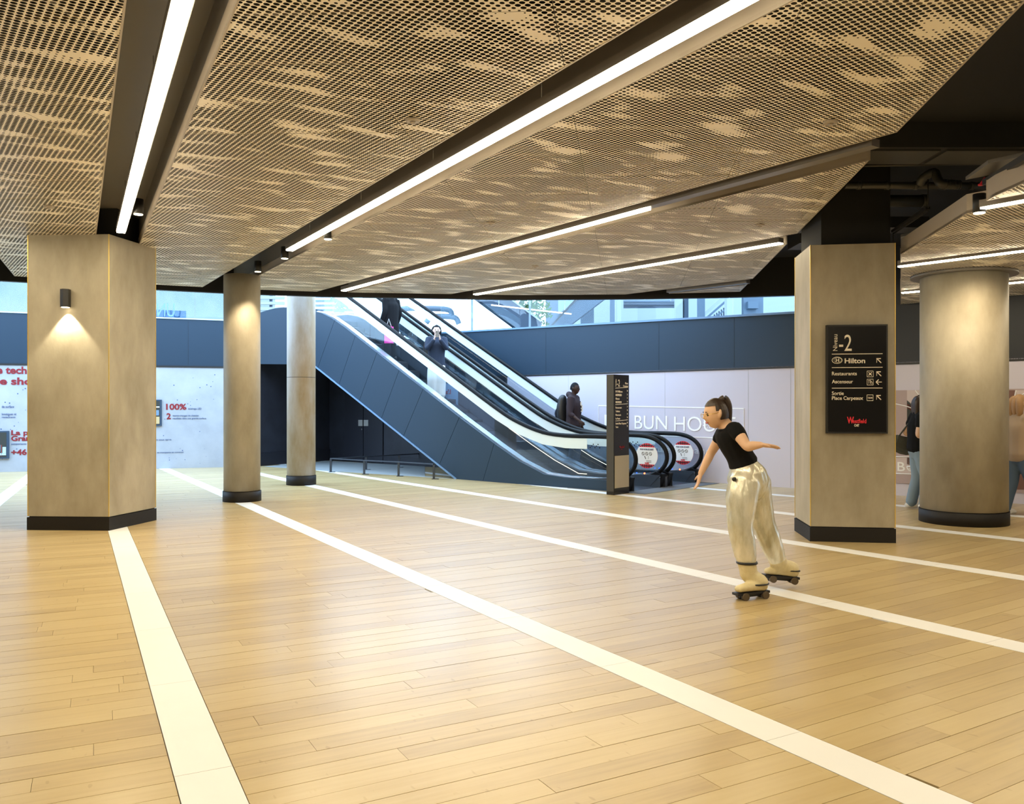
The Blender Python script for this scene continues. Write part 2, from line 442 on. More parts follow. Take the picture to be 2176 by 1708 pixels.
# ------------------------------------------------------------------ ceiling
ZC, ZR, ZL, ZS = 3.57, 3.21, 3.52, 4.2
slotdefs = [  # (LED end points for Z 3.52, has lit part, lit from,to)
    ('l1', cl(392, 0, ZL), cl(257, 497, ZL)), ('l2', cl(1600, 0, ZL), cl(615, 535, ZL)), ('l3', cl(1390, 450, ZL), cl(730, 620, ZL)),
    ('l4', cl(1660, 520, ZL), cl(1010, 628, ZL)), ('l5', cl(1590, 605, ZL), cl(1420, 625, ZL))]
lines = []
r0a, r0b = cl(0, 549, ZC), cl(32, 588, ZC); d0 = (r0b - r0a).normalized(); n0 = V((d0.y, -d0.x, 0)); lines.append((r0a - n0*.25, d0))
for _, a, b in slotdefs: lines.append((V((a.x, a.y, 0)), V((b.x-a.x, b.y-a.y, 0)).normalized()))
SW = .25
far = [(-14.0, 10.6), (-8.12, 13.38), (-6.06, 14.42), (-4.85, 14.95), (-3.3, 15.36), (.1, 15.78), (2.48, 15.66), (4.12, 15.3)]
fas = [(-15.0, 10.3), (-8.12, 13.50), (-6.06, 14.54), (-4.85, 15.06), (-3.3, 15.46), (.1, 15.90), (2.48, 15.76), (4.0, 15.56), (5.3, 15.26), (6.2, 14.9)]
re0, re1 = cl(2176, 6, ZC), V((4.12, 15.3, 0))
kx = (re1.x - re0.x)/(re1.y - re0.y)
main_poly = ccw([(re0.x - kx*(re0.y-1.2), 1.2)] + list(reversed([(re1.x, re1.y)])) + list(reversed(far[:-1])) + [(-14.0, 1.2)])
ceiling = obj('ceiling', box((-15, -6, ZS), (13, 9.9, ZS+.1)), M['black_matt']); tag(ceiling, 'black slab with suspended perforated champagne metal panels', None, None, 'structure')
sl = bmesh.new(); prism(sl, [(-15, 9.9, ZS)] + [(p[0], p[1], ZS) for p in fas[0:1]] + [(p[0], p[1], ZS) for p in fas[1:]] + [(13, 8.2, ZS), (13, 9.9, ZS)][:1] + [(13, 9.9, ZS)], (0, 0, .1))
sub('slab_edge', sl, M['black_matt'], ceiling)
# fascia round the void
fb = bmesh.new()
for a, b in zip(fas, fas[1:]):
    A = V((*a, 3.5)); B = V((*b, 3.5)); dd = (B-A).normalized(); nn = V((-dd.y, dd.x, 0))
    prism(fb, [A, B, B + V((0, 0, .8)), A + V((0, 0, .8))], nn*.12)
tag(obj('trim_1', fb, M['skirting']), 'dark fascia round the escalator void', None, None, 'structure')

# panel grid: axis a (away), axis b (across)
ax_a = V((.137, 1, 0)).normalized(); ax_b = V((1, -.035, 0)).normalized()
g0 = cl(1197, 129, ZC)
def uvg(x, y):
    # solve p = g0 + u*ax_b + v*ax_a
    dx, dy = x-g0.x, y-g0.y; det = ax_b.x*ax_a.y - ax_a.x*ax_b.y
    return ((dx*ax_a.y - dy*ax_a.x)/det, (ax_b.x*dy - ax_b.y*dx)/det)
def xyg(u, v): p = g0 + ax_b*u + ax_a*v; return (p.x, p.y)
npanel = [0]; rest = bmesh.new(); rest_uv = rest.loops.layers.uv.new('UVMap')
def ceil_section(poly, z, v0=.0, holes=None, single=True):
    uvs = [uvg(*p) for p in poly]
    PW, PH = 1.283, .645
    i0, i1 = math.floor(min(u for u, v in uvs)/PW), math.ceil(max(u for u, v in uvs)/PW)
    j0, j1 = math.floor((min(v for u, v in uvs)-v0)/PH), math.ceil((max(v for u, v in uvs)-v0)/PH)
    for i in range(i0, i1):
        for j in range(j0, j1):
            g = .0018
            q = [xyg(i*PW+g, v0+j*PH+g), xyg((i+1)*PW-g, v0+j*PH+g), xyg((i+1)*PW-g, v0+(j+1)*PH-g), xyg(i*PW+g, v0+(j+1)*PH-g)]
            pp = clip_convex(ccw(q), poly)
            if len(pp) < 3 or abs(area(pp)) < .003: continue
            bm = bmesh.new(); uvl = bm.loops.layers.uv.new('UVMap')
            hz = random.uniform(-.0012, .0012); ru, rv = random.randint(0, 400)*.0515, random.randint(0, 400)*.0572
            vs = [bm.verts.new((p[0], p[1], z+hz)) for p in reversed(pp)]
            f = bm.faces.new(vs)
            for l in f.loops:
                uu, vv = uvg(l.vert.co.x, l.vert.co.y); l[uvl].uv = (uu + ru*.0, vv + rv*.0)
            # folded upstand edges give the sheet its depth
            n = len(vs); up = [bm.verts.new(v.co + V((0, 0, .022))) for v in vs]
            for a in range(n):
                s = bm.faces.new((vs[a], up[a], up[(a+1)%n], vs[(a+1)%n])); s.material_index = 1
            obj('ceiling_panel', bm, [M['perforated'], M['panel_edge']], ceiling); npanel[0] += 1
def edge_strip(bm, poly, z, h=.10):
    for i in range(len(poly)):
        a = V((*poly[i], z)); b = V((*poly[(i+1)%len(poly)], z)); d = (b-a)
        if d.length < .02: continue
        d.normalize(); n = V((-d.y, d.x, 0))
        prism(bm, [a, b, b+V((0, 0, h)), a+V((0, 0, h))], n*.012)
def split(poly, line, side, hw):
    p, d = line; n = (d.y, -d.x)  # right-hand normal
    c = n[0]*p.x + n[1]*p.y
    if side > 0: return clip(poly, (-n[0], -n[1]), -(c+hw))
    return clip(poly, n, c-hw)
secs = []; cur = main_poly
for ln in lines:
    left = split(cur, ln, -1, SW); cur = split(cur, ln, +1, SW)
    if len(left) > 2: secs.append(ccw(left))
    if len(cur) < 3: break
if len(cur) > 2: secs.append(ccw(cur))
eb = bmesh.new()
for s in secs:
    ceil_section(s, ZC); edge_strip(eb, s, ZC-.002, .11)
sub('panel_return', eb, M['return'], ceiling)
# slot soffits
sb = bmesh.new()
for p, d in lines:
    n = V((d.y, -d.x, 0)); a = p - d*8; b = p + d*20
    q = clip_convex(ccw([tuple((a-n*.27)[:2]), tuple((a+n*.27)[:2]), tuple((b+n*.27)[:2]), tuple((b-n*.27)[:2])]), ccw([(x, y) for x, y in main_poly]))
    if len(q) > 2: prism(sb, [(x, y, 3.93) for x, y in q], (0, 0, .03))
    for sgn in (-1, 1):
        q = clip_convex(ccw([tuple((a+n*sgn*.26)[:2]), tuple((a+n*sgn*.272)[:2]), tuple((b+n*sgn*.272)[:2]), tuple((b+n*sgn*.26)[:2])]), main_poly)
        if len(q) > 2: prism(sb, [(x, y, ZC+.10) for x, y in q], (0, 0, .27))
sub('slot_soffit', sb, M['soffit'], ceiling)
# right-hand lower ceiling
rp0 = [cl(1914, 540, ZR), cl(2040, 463, ZR), cl(2093, 428, ZR), cl(2176, 388, ZR)]
d_e = (rp0[3]-rp0[2])
right_poly = [(p.x, p.y) for p in rp0] + [(rp0[3].x + .15, 4.0), (11.5, 4.0), (11.5, 9.7), (7.9, 13.1), (6.62, 14.2)]
right_poly = ccw([(rp0[0].x, rp0[0].y), (6.55, 14.28), (7.9, 13.05), (11.5, 9.7), (11.5, 3.0), (3.86, 3.0), (rp0[2].x-.03, rp0[2].y-.2)])
rl = []
for a, b in ((cl(2085, 448, ZR-.04), cl(2176, 432, ZR-.04)), (cl(1910, 570, ZR-.04), cl(2176, 537, ZR-.04)), (cl(1917, 625, ZR-.04), cl(2176, 602, ZR-.04))):
    rl.append((V((a.x, a.y, 0)), (V((a.x, a.y, 0)) - V((b.x, b.y, 0))).normalized()))
secs2 = []; cur = right_poly
for ln in rl:
    left = split(cur, ln, -1, .17); cur = split(cur, ln, +1, .17)
    if len(left) > 2: secs2.append(ccw(left))
if len(cur) > 2: secs2.append(ccw(cur))
eb = bmesh.new()
for s in secs2:
    ceil_section(s, ZR, .1); edge_strip(eb, s, ZR-.002, .17)
sub('panel_return', eb, M['return'], ceiling)
sb = bmesh.new()
for p, d in rl:
    n = V((d.y, -d.x, 0)); a = p - d*12; b = p + d*3
    q = clip_convex(ccw([tuple((a-n*.19)[:2]), tuple((a+n*.19)[:2]), tuple((b+n*.19)[:2]), tuple((b-n*.19)[:2])]), right_poly)
    if len(q) > 2: prism(sb, [(x, y, ZR+.3) for x, y in q], (0, 0, .03))
sub('slot_soffit', sb, M['soffit'], ceiling)

# linear lights
def linear_light(a, b, lit0, lit1, label, w=.10):
    """a,b plan points of the profile; lit part from lit0 to lit1 (fractions)"""
    z = a.z; t = thing('linear_light', label, 'light', ((a+b)/2), 'linear lights hung in the ceiling slots')
    bm = bmesh.new(); bar(bm, a + V((0, 0, .056)), b + V((0, 0, .056)), w+.008, .062); sub('light_profile', bm, M['profile'], t)
    if lit1 > lit0:
        bm = bmesh.new(); p = a.lerp(b, lit0); q = a.lerp(b, lit1); bar(bm, p + V((0, 0, .018)), q + V((0, 0, .018)), w-.012, .014); sub('diffuser', bm, M['led'], t)
    L_ = (b-a).length; k = max(2, int(L_/1.6))
    for i in range(k):
        bm = bmesh.new(); p = a.lerp(b, (i+.5)/k) + V((0, 0, .08)); cyl(bm, p, V((p.x, p.y, 3.93 if z > 3.3 else ZR+.3)), .0025, 5)
        sub('suspension_wire', bm, M['steel'], t)
def ext(a, b, t): return a + (b-a)*t
A, B = slotdefs[0][1], slotdefs[0][2]; linear_light(ext(A, B, -.42), B, 0, 1, 'linear light above the white strip, nearest the left square column')
A, B = slotdefs[1][1], slotdefs[1][2]; A2 = ext(A, B, -.30); linear_light(A2, B, 0, 1, 'longest linear light, crossing the middle of the ceiling')
A, B = slotdefs[2][1], slotdefs[2][2]; e3 = cl(1861, 318, ZL); L3 = (e3-B).length; linear_light(e3, B, 1-(A-B).length/L3, 1, 'linear light second from the escalator void, unlit towards its right end')
A, B = slotdefs[3][1], slotdefs[3][2]; linear_light(A, B, 0, 1, 'linear light ending beside the open dark ceiling near the column with the sign')
A, B = slotdefs[4][1], slotdefs[4][2]; linear_light(A, B, 0, 0, 'short unlit linear fitting at the edge of the escalator void')
# slot at the far left (its lit part lies left of the frame)
p, d = lines[0]; linear_light(V((p.x, p.y, ZL)) - d*8, V((p.x, p.y, ZL)) - d*1.2, 0, 1, 'linear light in the slot left of the square column')
rlab = ['linear light at the near edge of the lower right ceiling', 'linear light in front of the thick round column', 'farthest linear light behind the thick round column']
for i, (p, d) in enumerate(rl):
    linear_light(V((p.x, p.y, ZR-.04)), V((p.x, p.y, ZR-.04)) - d*(5, 6.2, 3.2)[i], 0, 1, rlab[i], .07)
# the hall goes on behind the photographer with the same lights
for (x, y, dx) in ((-6, -1.5, -.5), (-1, -2.2, -.5), (4.6, -1.5, -.55), (8.8, 1.6, -.6)):
    wh = {-6: 'behind the photographer, leftmost', -1: 'right behind the photographer', 4.6: 'behind the photographer to the right', 8.8: 'beside the photographer, rightmost'}[x]
    a = V((x, y-2, ZL)); b = V((x+dx*5, y+3, ZL)); linear_light(a, b, 0, 1, 'long linear light ' + wh)

def downlight(px, py, label, z=ZC-.01, hot=True):
    p = cl(px, py, z); t = thing('downlight', label, 'light', p, 'cylinder downlights in the slots')
    bm = bmesh.new(); cyl(bm, p + V((0, 0, .0)), p + V((0, 0, .16)), .052, 20); sub('housing', bm, M['black'], t)
    bm = bmesh.new(); cyl(bm, p + V((0, 0, -.006)), p + V((0, 0, .002)), .046, 20); sub('lens', bm, M['lit_ring'], t)
    return p
def spot(name, p, target, power, ang, blend=.4, col=(1, .82, .55), r=.03):
    l = bpy.data.lights.new(name, 'SPOT'); l.energy = power; l.spot_size = ang; l.spot_blend = blend; l.color = col; l.shadow_soft_size = r
    o = bpy.data.objects.new(name, l); COL.objects.link(o); o.location = p
    o.rotation_euler = (V(target) - V(p)).to_track_quat('-Z', 'Y').to_euler(); return o
for px, py, lb in ((294, 455, 'cylinder downlight near the left square column'), (697, 508, 'cylinder downlight right of the slender columns'),
                   (605, 549, 'cylinder downlight at the end of the long linear light'), (548, 577, 'cylinder downlight touching the slender smooth column')):
    p = downlight(px, py, lb); spot('downlight_beam', p + V((0, 0, -.02)), p + V((0, 0, -3)), 45, 1.5)
p = downlight(2081, 452, 'cylinder downlight at the tip of the lower right ceiling', ZR-.05); spot('downlight_beam', p + V((0, 0, -.02)), p + V((0, 0, -3)), 45, 1.5)

for px, py, lb in ((1765, 258, 'round smoke detector near the open dark ceiling'), (877, 254, 'round smoke detector above the long slot'), (1042, 473, 'round smoke detector between the two middle slots'),
                   (1615, 477, 'round smoke detector near the sign column'), (1137, 565, 'round smoke detector nearest the escalator void'), (104, 438, 'round smoke detector above the left column')):
    p = cl(px, py, ZC - .004); bm = bmesh.new(); cyl(bm, p, p + V((0, 0, -.018)), .055, 20, .048); cyl(bm, p + V((0, 0, -.018)), p + V((0, 0, -.03)), .022, 12, .016)
    tag(obj('smoke_detector', bm, M['return']), lb, 'detector', 'smoke detectors on the ceiling')

# ------------------------------------------------------------------ dark services in the open ceiling
def service(name, label, cat, bm, m='services'): return tag(obj(name, bm, M[m]), label, cat)
tag(obj('trim_2', box((2.6, 8.05, 3.96), (12.5, 8.62, ZS)), M['services']), 'deep black downstand beam', None, None, 'structure')
bm = bmesh.new(); bx(bm, (3.05, 8.1, 3.94), (4.1, 8.55, 3.96)); bx(bm, (4.16, 8.1, 3.94), (7.6, 8.55, 3.96)); service('cable_tray', 'grey metal tray under the black beam', 'tray', bm, 'duct')
bm = bmesh.new(); a = at(1795, 394, 9.2); b = at(2095, 395, 9.2); cyl(bm, a, b, .038, 14)
for k in range(5): q = a.lerp(b, (k+.5)/5); cyl(bm, q - V((.02, 0, 0)), q + V((.02, 0, 0)), .046, 14)
service('pipe', 'brown service pipe crossing the open ceiling', 'pipe', bm, 'duct')
bm = bmesh.new(); a = at(1740, 427, 9.7); b = at(1958, 427, 9.7); cyl(bm, a, b, .068, 18); cyl(bm, b, b + V((.05, 0, .0)), .075, 18)
service('air_duct', 'fat grey-brown duct in the open ceiling', 'duct', bm, 'duct')
bm = bmesh.new(); bx(bm, at(1700, 483, 10.4), at(1975, 460, 10.4) + V((0, .35, 0))); service('air_duct', 'flat black duct above the sign column', 'duct', bm)
bm = bmesh.new(); a = at(1898, 492, 9.6); b = at(1972, 442, 8.9); bar(bm, a, b, .05, .03); bar(bm, a + V((0, 0, -.03)), b + V((0, 0, -.03)), .012, .012); cyl(bm, a, a + V((0, 0, -.12)), .006, 6); cyl(bm, b, b + V((0, 0, .3)), .006, 6)
service('cable_tray', 'narrow diagonal rail hanging above the sign column', 'tray', bm)
bm = bmesh.new(); sweep(bm, [V(p) for p in catmull([tuple(at(1955, 392, 9.0)), tuple(at(1962, 378, 8.95)), tuple(at(1985, 366, 8.9)), tuple(at(1992, 380, 8.85)), tuple(at(2003, 391, 8.8)), tuple(at(2040, 394, 8.8))], 5)], .045, 12)
for k in range(6): q = at(2008+k*6, 391.5+k*.4, 8.8); cyl(bm, q - V((.004, 0, 0)), q + V((.004, 0, 0)), .052, 12)
service('flexible_hose', 'bent ribbed hose over the service pipe', 'hose', bm, 'duct')
bm = bmesh.new(); a = at(2092, 388, 7.6); b = at(2200, 322, 6.0); bar(bm, a, b, .045, .05); service('cable_tray', 'dark slanting rail along the edge of the lower right ceiling', 'tray', bm, 'services')
bm = bmesh.new(); q = at(2084, 392, 7.6); cyl(bm, q, q + V((.04, 0, .06)), .012, 8); cyl(bm, q + V((0, 0, -.01)), q + V((0, 0, .004)), .022, 10); service('sprinkler_head', 'small red sprinkler head below the dark rail', 'sprinkler', bm, 'red_bright')
bm = bmesh.new(); bx(bm, at(1700, 516, 11.2), at(1884, 486, 11.2) + V((0, .5, 0))); service('air_duct', 'square dark duct directly behind the sign column', 'duct', bm, 'services')
bm = bmesh.new(); a = at(1790, 353, 8.9); b = at(2176, 347, 8.9); cyl(bm, a, b, .012, 8); service('pipe', 'thin conduit under the beam', 'pipe', bm, 'duct')

# ------------------------------------------------------------------ columns
def square_column(name, label, pts, top, sk_h, mats, trims):
    c = sum(pts, V((0, 0, 0)))/len(pts); t = thing(name, label, 'column', (c.x, c.y, 0))
    inset = [c + (p-c)*.985 for p in pts]
    sub('shaft', pr([V((p.x, p.y, sk_h+.012)) for p in inset], (0, 0, top-sk_h-.012)), mats, t)
    bm = bmesh.new(); prism(bm, [V((p.x, p.y, 0)) for p in pts], (0, 0, sk_h)); sub('skirting', bm, M['skirting'], t)
    bm = bmesh.new(); prism(bm, [V(((c+(p-c)*.965).x, (c+(p-c)*.965).y, sk_h)) for p in pts], (0, 0, .014)); sub('shadow_gap', bm, M['black_matt'], t)
    for i in trims:
        q = inset[i]; bm = bmesh.new(); bar(bm, V((q.x, q.y, sk_h+.014)), V((q.x, q.y, top)), .009, .009, (0, 1, 0)); sub('corner_trim', bm, M['brass'], t)
    return t
a, b, c = fl(57, 1126), fl(232, 1127.5), fl(331, 1105); c.x = b.x + .17; c.y = b.y + .955
square_column('square_column', 'left square concrete column carrying a black wall light', [a, b, c, a + (c-b)], 3.575, .155, M['column'], (0, 1, 2))
a2, b2, c2 = fl(1688, 1127), fl(1721, 1150), fl(1904, 1154)
square_column('square_column', 'right square concrete column carrying the black directory sign', [b2, c2, c2 + (a2-b2), a2], 3.29, .155, M['column'], (0, 1, 3))
bm = bmesh.new(); bx(bm, (3.45, 9.45, 3.29), (4.22, 10.1, ZS)); tag(obj('trim_3', bm, M['black_matt']), 'black bulkhead above the sign column', None, None, 'structure')
bm = bmesh.new(); bx(bm, (-5.75, 10.4, 3.575), (-4.85, 11.1, ZS)); tag(obj('trim_4', bm, M['black_matt']), 'black bulkhead above the left column', None, None, 'structure')
def round_column(label, cx, front, r, top, sk, m, kr=1.02, collar=False, joint=None):
    cy = front + r; t = thing('round_column', label, 'column', (cx, cy, 0))
    bm = bmesh.new(); cyl(bm, (cx, cy, sk+.008), (cx, cy, top), r*.985, 64); sub('shaft', bm, M[m], t)
    bm = bmesh.new(); cyl(bm, (cx, cy, 0), (cx, cy, sk), r*kr, 64); sub('skirting', bm, M['skirting'], t)
    if collar: bm = bmesh.new(); cyl(bm, (cx, cy, top-.035), (cx, cy, top), r*1.2, 64); sub('collar', bm, M['soffit'], t)
    if joint:
        bm = bmesh.new(); cyl(bm, (cx, cy, joint-.004), (cx, cy, joint+.004), r*.988, 64); sub('cast_joint', bm, M['skirting'], t)
    return t
round_column('slender smooth round column nearest the left square column', -4.288, 13.17, .285, 3.57, .16, 'column', 1.035)
round_column('raw stained concrete round column with a casting joint, beside the escalator', -4.043, 15.976, .272, 3.498+.9, .175, 'column_raw', 1.03, joint=2.05)
round_column('thick round column with a flat collar right of the sign column', 5.613+.24, 10.465, .52, ZR, .165, 'column', 1.01, collar=True)

# wall light on the left column
sp = at(139, 634, 10.18); t = thing('wall_light', 'small black hexagonal wall light on the left square column', 'light', sp)
bm = bmesh.new(); hexp = [V((sp.x + .058*math.cos(math.pi/3*k+math.pi/6)*1.0, sp.y + .058*math.sin(math.pi/3*k+math.pi/6), sp.z-.105)) for k in range(6)]
prism(bm, hexp, (0, 0, .215)); sub('housing', bm, M['black'], t)
bm = bmesh.new(); bx(bm, (sp.x-.03, sp.y+.04, sp.z-.06), (sp.x+.03, sp.y+.075, sp.z+.06)); sub('bracket', bm, M['black'], t)
bm = bmesh.new(); cyl(bm, (sp.x, sp.y, sp.z-.111), (sp.x, sp.y, sp.z-.104), .045, 20); sub('lens', bm, M['lit_ring'], t)
spot('wall_light_beam', (sp.x, sp.y-.002, sp.z-.12), (sp.x, sp.y+.022, sp.z-1.2), 55, 1.5, .35, (1, .88, .62), .012)
# washes on the round columns come from the slot downlights above them
spot('column_wash', (-4.15, 12.75, 3.5), (-4.28, 13.25, 2.3), 22, .9, .8)
spot('column_wash', (5.55, 9.75, 3.14), (5.85, 10.5, 2.35), 45, 1.5, 1.0)

# directory sign on the right column
s0 = at(1753, 921, 9.30); sw, sh, td = .643, 1.195, .055
fr = (c2-b2).normalized(); fr = V((fr.x, fr.y, 0)).normalized(); fnrm = V((fr.y, -fr.x, 0))
so = V((b2.x, b2.y, 0)) + fr*((at(1753, 0, 9.4).x - b2.x)/fr.x) + fnrm*(-.008); so.z = 1.2
t = thing('directory_sign', 'black directory sign reading Niveau -2, hung on the right square column', 'sign', so)
sub('case', pr([so, so+fr*sw, so+fr*sw+V((0, 0, sh)), so+V((0, 0, sh))], fnrm*td), M['black'], t)
q = so + fnrm*td + fr*.018 + V((0, 0, .018))
sub('screen', pr([q, q+fr*(sw-.036), q+fr*(sw-.036)+V((0, 0, sh-.036)), q+V((0, 0, sh-.036))], fnrm*.003), M['sign_black'], t)
UP = V((0, 0, 1)); SO = so + fnrm*(td+.004)
def SP(x, y): return SO + fr*((x-88)/848*sw) + UP*(sh*(1 - (y-72)/1580))   # pixels of the 1025x1708 crop
k1, k2 = sw/848, sh/1580
W = 'cream_print'
text('-2', SP(262, 452), fr, UP, 175*k1, 238*k2, W, t, bold=.0)
text('Niveau', SP(238, 450), UP, -fr, 238*k2, 62*k1, W, t)
for y in (497, 693, 992):
    bm = bmesh.new(); bar(bm, SP(162, y), SP(862, y), .003, 10*k2); sub('rule', bm, M[W], t)
text('Hilton', SP(340, 630), fr, UP, 282*k1, 70*k2, W, t, bold=.02)
bm = bmesh.new(); ring = [SP(236+70*math.cos(a), 587+46*math.sin(a)) for a in [i*math.pi/16 for i in range(33)]]; sweep(bm, ring, .0035, 5)
ring = [SP(243+52*math.cos(a), 583+34*math.sin(a)) for a in [i*math.pi/16 for i in range(33)]]; sweep(bm, ring, .0018, 5); sub('emblem', bm, M[W], t)
text('H', SP(216, 608), fr, UP, 46*k1, 46*k2, W, t, bold=.02)
text('Restaurants', SP(162, 806), fr, UP, 345*k1, 52*k2, W, t, bold=.01)
text('Ascenseur', SP(162, 922), fr, UP, 292*k1, 52*k2, W, t, bold=.01)
text('Sortie', SP(162, 1092), fr, UP, 165*k1, 52*k2, W, t, bold=.01)
text('Place Carpeaux', SP(162, 1162), fr, UP, 432*k1, 52*k2, W, t, bold=.01)
def arrow(cx, cy, diag):
    bm = bmesh.new()
    if diag:
        bar(bm, SP(cx-28, cy-28), SP(cx+30, cy+32), .003, 13*k2, fnrm.cross(fr+UP*-1)); bar(bm, SP(cx-32, cy+30), SP(cx-32, cy-34), .003, 13*k2); bar(bm, SP(cx-36, cy-30), SP(cx+26, cy-30), .003, 13*k2)
    else:
        bar(bm, SP(cx-34, cy), SP(cx+40, cy), .003, 11*k2); bar(bm, SP(cx-38, cy), SP(cx-2, cy-36), .003, 12*k2); bar(bm, SP(cx-38, cy), SP(cx-2, cy+36), .003, 12*k2)
    sub('arrow', bm, M[W], t)
arrow(813, 597, 1); arrow(813, 788, 1); arrow(811, 906, 0); arrow(811, 1130, 1)
def pict(cx, cy, kind):
    bm = bmesh.new(); r = 42
    for a_, b_ in (((-r, -r), (r, -r)), ((r, -r), (r, r)), ((r, r), (-r, r)), ((-r, r), (-r, -r))): bar(bm, SP(cx+a_[0], cy+a_[1]), SP(cx+b_[0], cy+b_[1]), .003, 7*k2)
    if kind == 0:
        bar(bm, SP(cx-22, cy-22), SP(cx+22, cy+22), .003, 11*k2); bar(bm, SP(cx+22, cy-22), SP(cx-22, cy+22), .003, 11*k2)
    elif kind == 1:
        for dx in (-20, 0): bar(bm, SP(cx+dx, cy-8), SP(cx+dx, cy+22), .003, 14*k2); cyl(bm, SP(cx+dx, cy-20), SP(cx+dx, cy-20)+fnrm*.003, .006, 8)
        sweep(bm, [SP(cx+20+13*math.cos(a), cy+14+13*math.sin(a)) for a in [i*math.pi/6 for i in range(13)]], .002, 4); bar(bm, SP(cx+14, cy-18), SP(cx+16, cy+6), .003, 8*k2)
    sub('pictogram', bm, M[W], t)
pict(692, 788, 0); pict(692, 906, 1); pict(690, 1133, 2)
text('TAXI', SP(660, 1146), fr, UP, 60*k1, 24*k2, W, t, bold=.02)
text('W', SP(372, 1502), fr, UP, 95*k1, 92*k2, 'red_bright', t, bold=.03)
text('estfield', SP(450, 1500), fr, UP, 188*k1, 60*k2, 'red_bright', t, bold=.02)
text('CNIT', SP(472, 1550), fr, UP, 68*k1, 34*k2, W, t, bold=.02)

# ------------------------------------------------------------------ kiosk totem
ka, kb, kc = fl(1290.5, 1050.5), fl(1304, 1052), fl(1336, 1047.5)
kr_ = (kc-kb).normalized(); ks = V((-kr_.y, kr_.x, 0)) * .145; kc = kb + kr_*.455; kh = 2.035
t = thing('directory_totem', 'tall black directory totem with a cream lower panel, before the escalators', 'sign', (kb.x, kb.y, 0))
sub('case', pr([kb, kc, kc+ks, kb+ks], (0, 0, kh)), M['brown_side'], t)
kn = V((kr_.y, -kr_.x, 0))
def KP(x, y): return kb + kr_*(.455*(x-325)/200) + UP*(kh*(1-(y-107 - (x-325)*.075)/1550)) + kn*.012   # pixels of the first zoom
sub('face', pr([kb+kn*.0, kc+kn*.0, kc+UP*kh, kb+UP*kh], kn*.010), M['sign_black'], t)
q0, q1, q2, q3 = KP(331, 1590), KP(520, 1575), KP(520, 1152), KP(331, 1152)
sub('lower_panel', pr([V((q0.x, q0.y, .085+.03)), V((q1.x, q1.y, .115)), V((q1.x, q1.y, .66)), V((q0.x, q0.y, .66))], kn*.006), M['cream_panel'], t)
ku, kv = .455/200, kh/1550
text('-2', KP(358, 262), kr_, UP, 40*ku, 90*kv, W, t)
text('Niveau', KP(352, 262), UP, -kr_, 95*kv, 14*ku, W, t)
text('Place', KP(470, 238), kr_, UP, 38*ku, 26*kv, W, t); text('Carpeaux', KP(442, 272), kr_, UP, 68*ku, 26*kv, W, t)
for y in (282, 496, 706): bm = bmesh.new(); bar(bm, KP(340, y), KP(508, y), .002, 7*kv); sub('rule', bm, M[W], t)
for i, (s_, w_) in enumerate((('H Hilton', 90), ('NESPRESSO', 80), ('fnac', 52), ('DECATHLON', 76))):
    text(s_, KP(342, 338+i*46), kr_, UP, w_*ku, 26*kv, W, t, bold=.02)
for i, (s_, w_) in enumerate((('Restaurants', 80), ('Toilettes', 56), ('Pharmacie', 70), ('La Poste', 58))):
    text(s_, KP(342, 545+i*47), kr_, UP, w_*ku, 24*kv, W, t)
text('Sortie Place Carpeaux', KP(342, 750), kr_, UP, 142*ku, 24*kv, W, t); text('Taxis', KP(342, 795), kr_, UP, 34*ku, 24*kv, W, t)
for y in (325, 372, 418, 465, 531, 577, 626, 671, 740, 785):
    bm = bmesh.new(); bar(bm, KP(495, y-8), KP(506, y), .002, 6*kv); bar(bm, KP(506, y), KP(497, y+12), .002, 6*kv); sub('arrow', bm, M[W], t)
text('Westfield', KP(392, 1062), kr_, UP, 66*ku, 28*kv, 'red_print', t, bold=.02)
text('CNIT', KP(414, 1084), kr_, UP, 18*ku, 12*kv, 'red_print', t)
bm = bmesh.new(); prism(bm, [kb-kn*.004, kc-kn*.004, kc+ks, kb+ks], (0, 0, .06)); sub('plinth', bm, M['black'], t)

# ------------------------------------------------------------------ walls
# right wall (hoarding) beside the escalators
WR0 = fl(1520, 1025.7); WR1 = fl(2176, 1071); wd = (WR1-WR0).normalized(); wn = V((wd.y, -wd.x, 0))   # towards camera
if wn.y > 0: wn = -wn
def WP(px, z, off=0.0):
    r = (px-CX)/F; p = WR0 - wn*0; t_ = (r*p.y - p.x)/(wd.x - r*wd.y); q = p + wd*t_ + wn*off; return V((q.x, q.y, z))
def WZ(px, py): q = WP(px, 0); return H + (Y0-py)*q.y/F
wl = WP(1078, 0); we = WR0 + wd*9.5
right_wall = obj('wall_right', pr([V((wl.x, wl.y, 0)), V((we.x, we.y, 0)), V((we.x, we.y, 2.24)), V((wl.x, wl.y, 2.24))], -wn*.12), M['hoarding']); tag(right_wall, 'pale lilac hoarding with restaurant lettering beside the escalators', None, None, 'structure')
def wall_panel(n0, n1, parent, m='hoarding'):
    pass
for px in (1208, 1230+183, 1590, 1680, 1800, 2010):
    a = WP(px, .005, .0005); bm = bmesh.new(); bar(bm, a, V((a.x, a.y, 2.2)), .004, .003, tuple(wn)); sub('board_joint', bm, M['floor_grey'], right_wall)
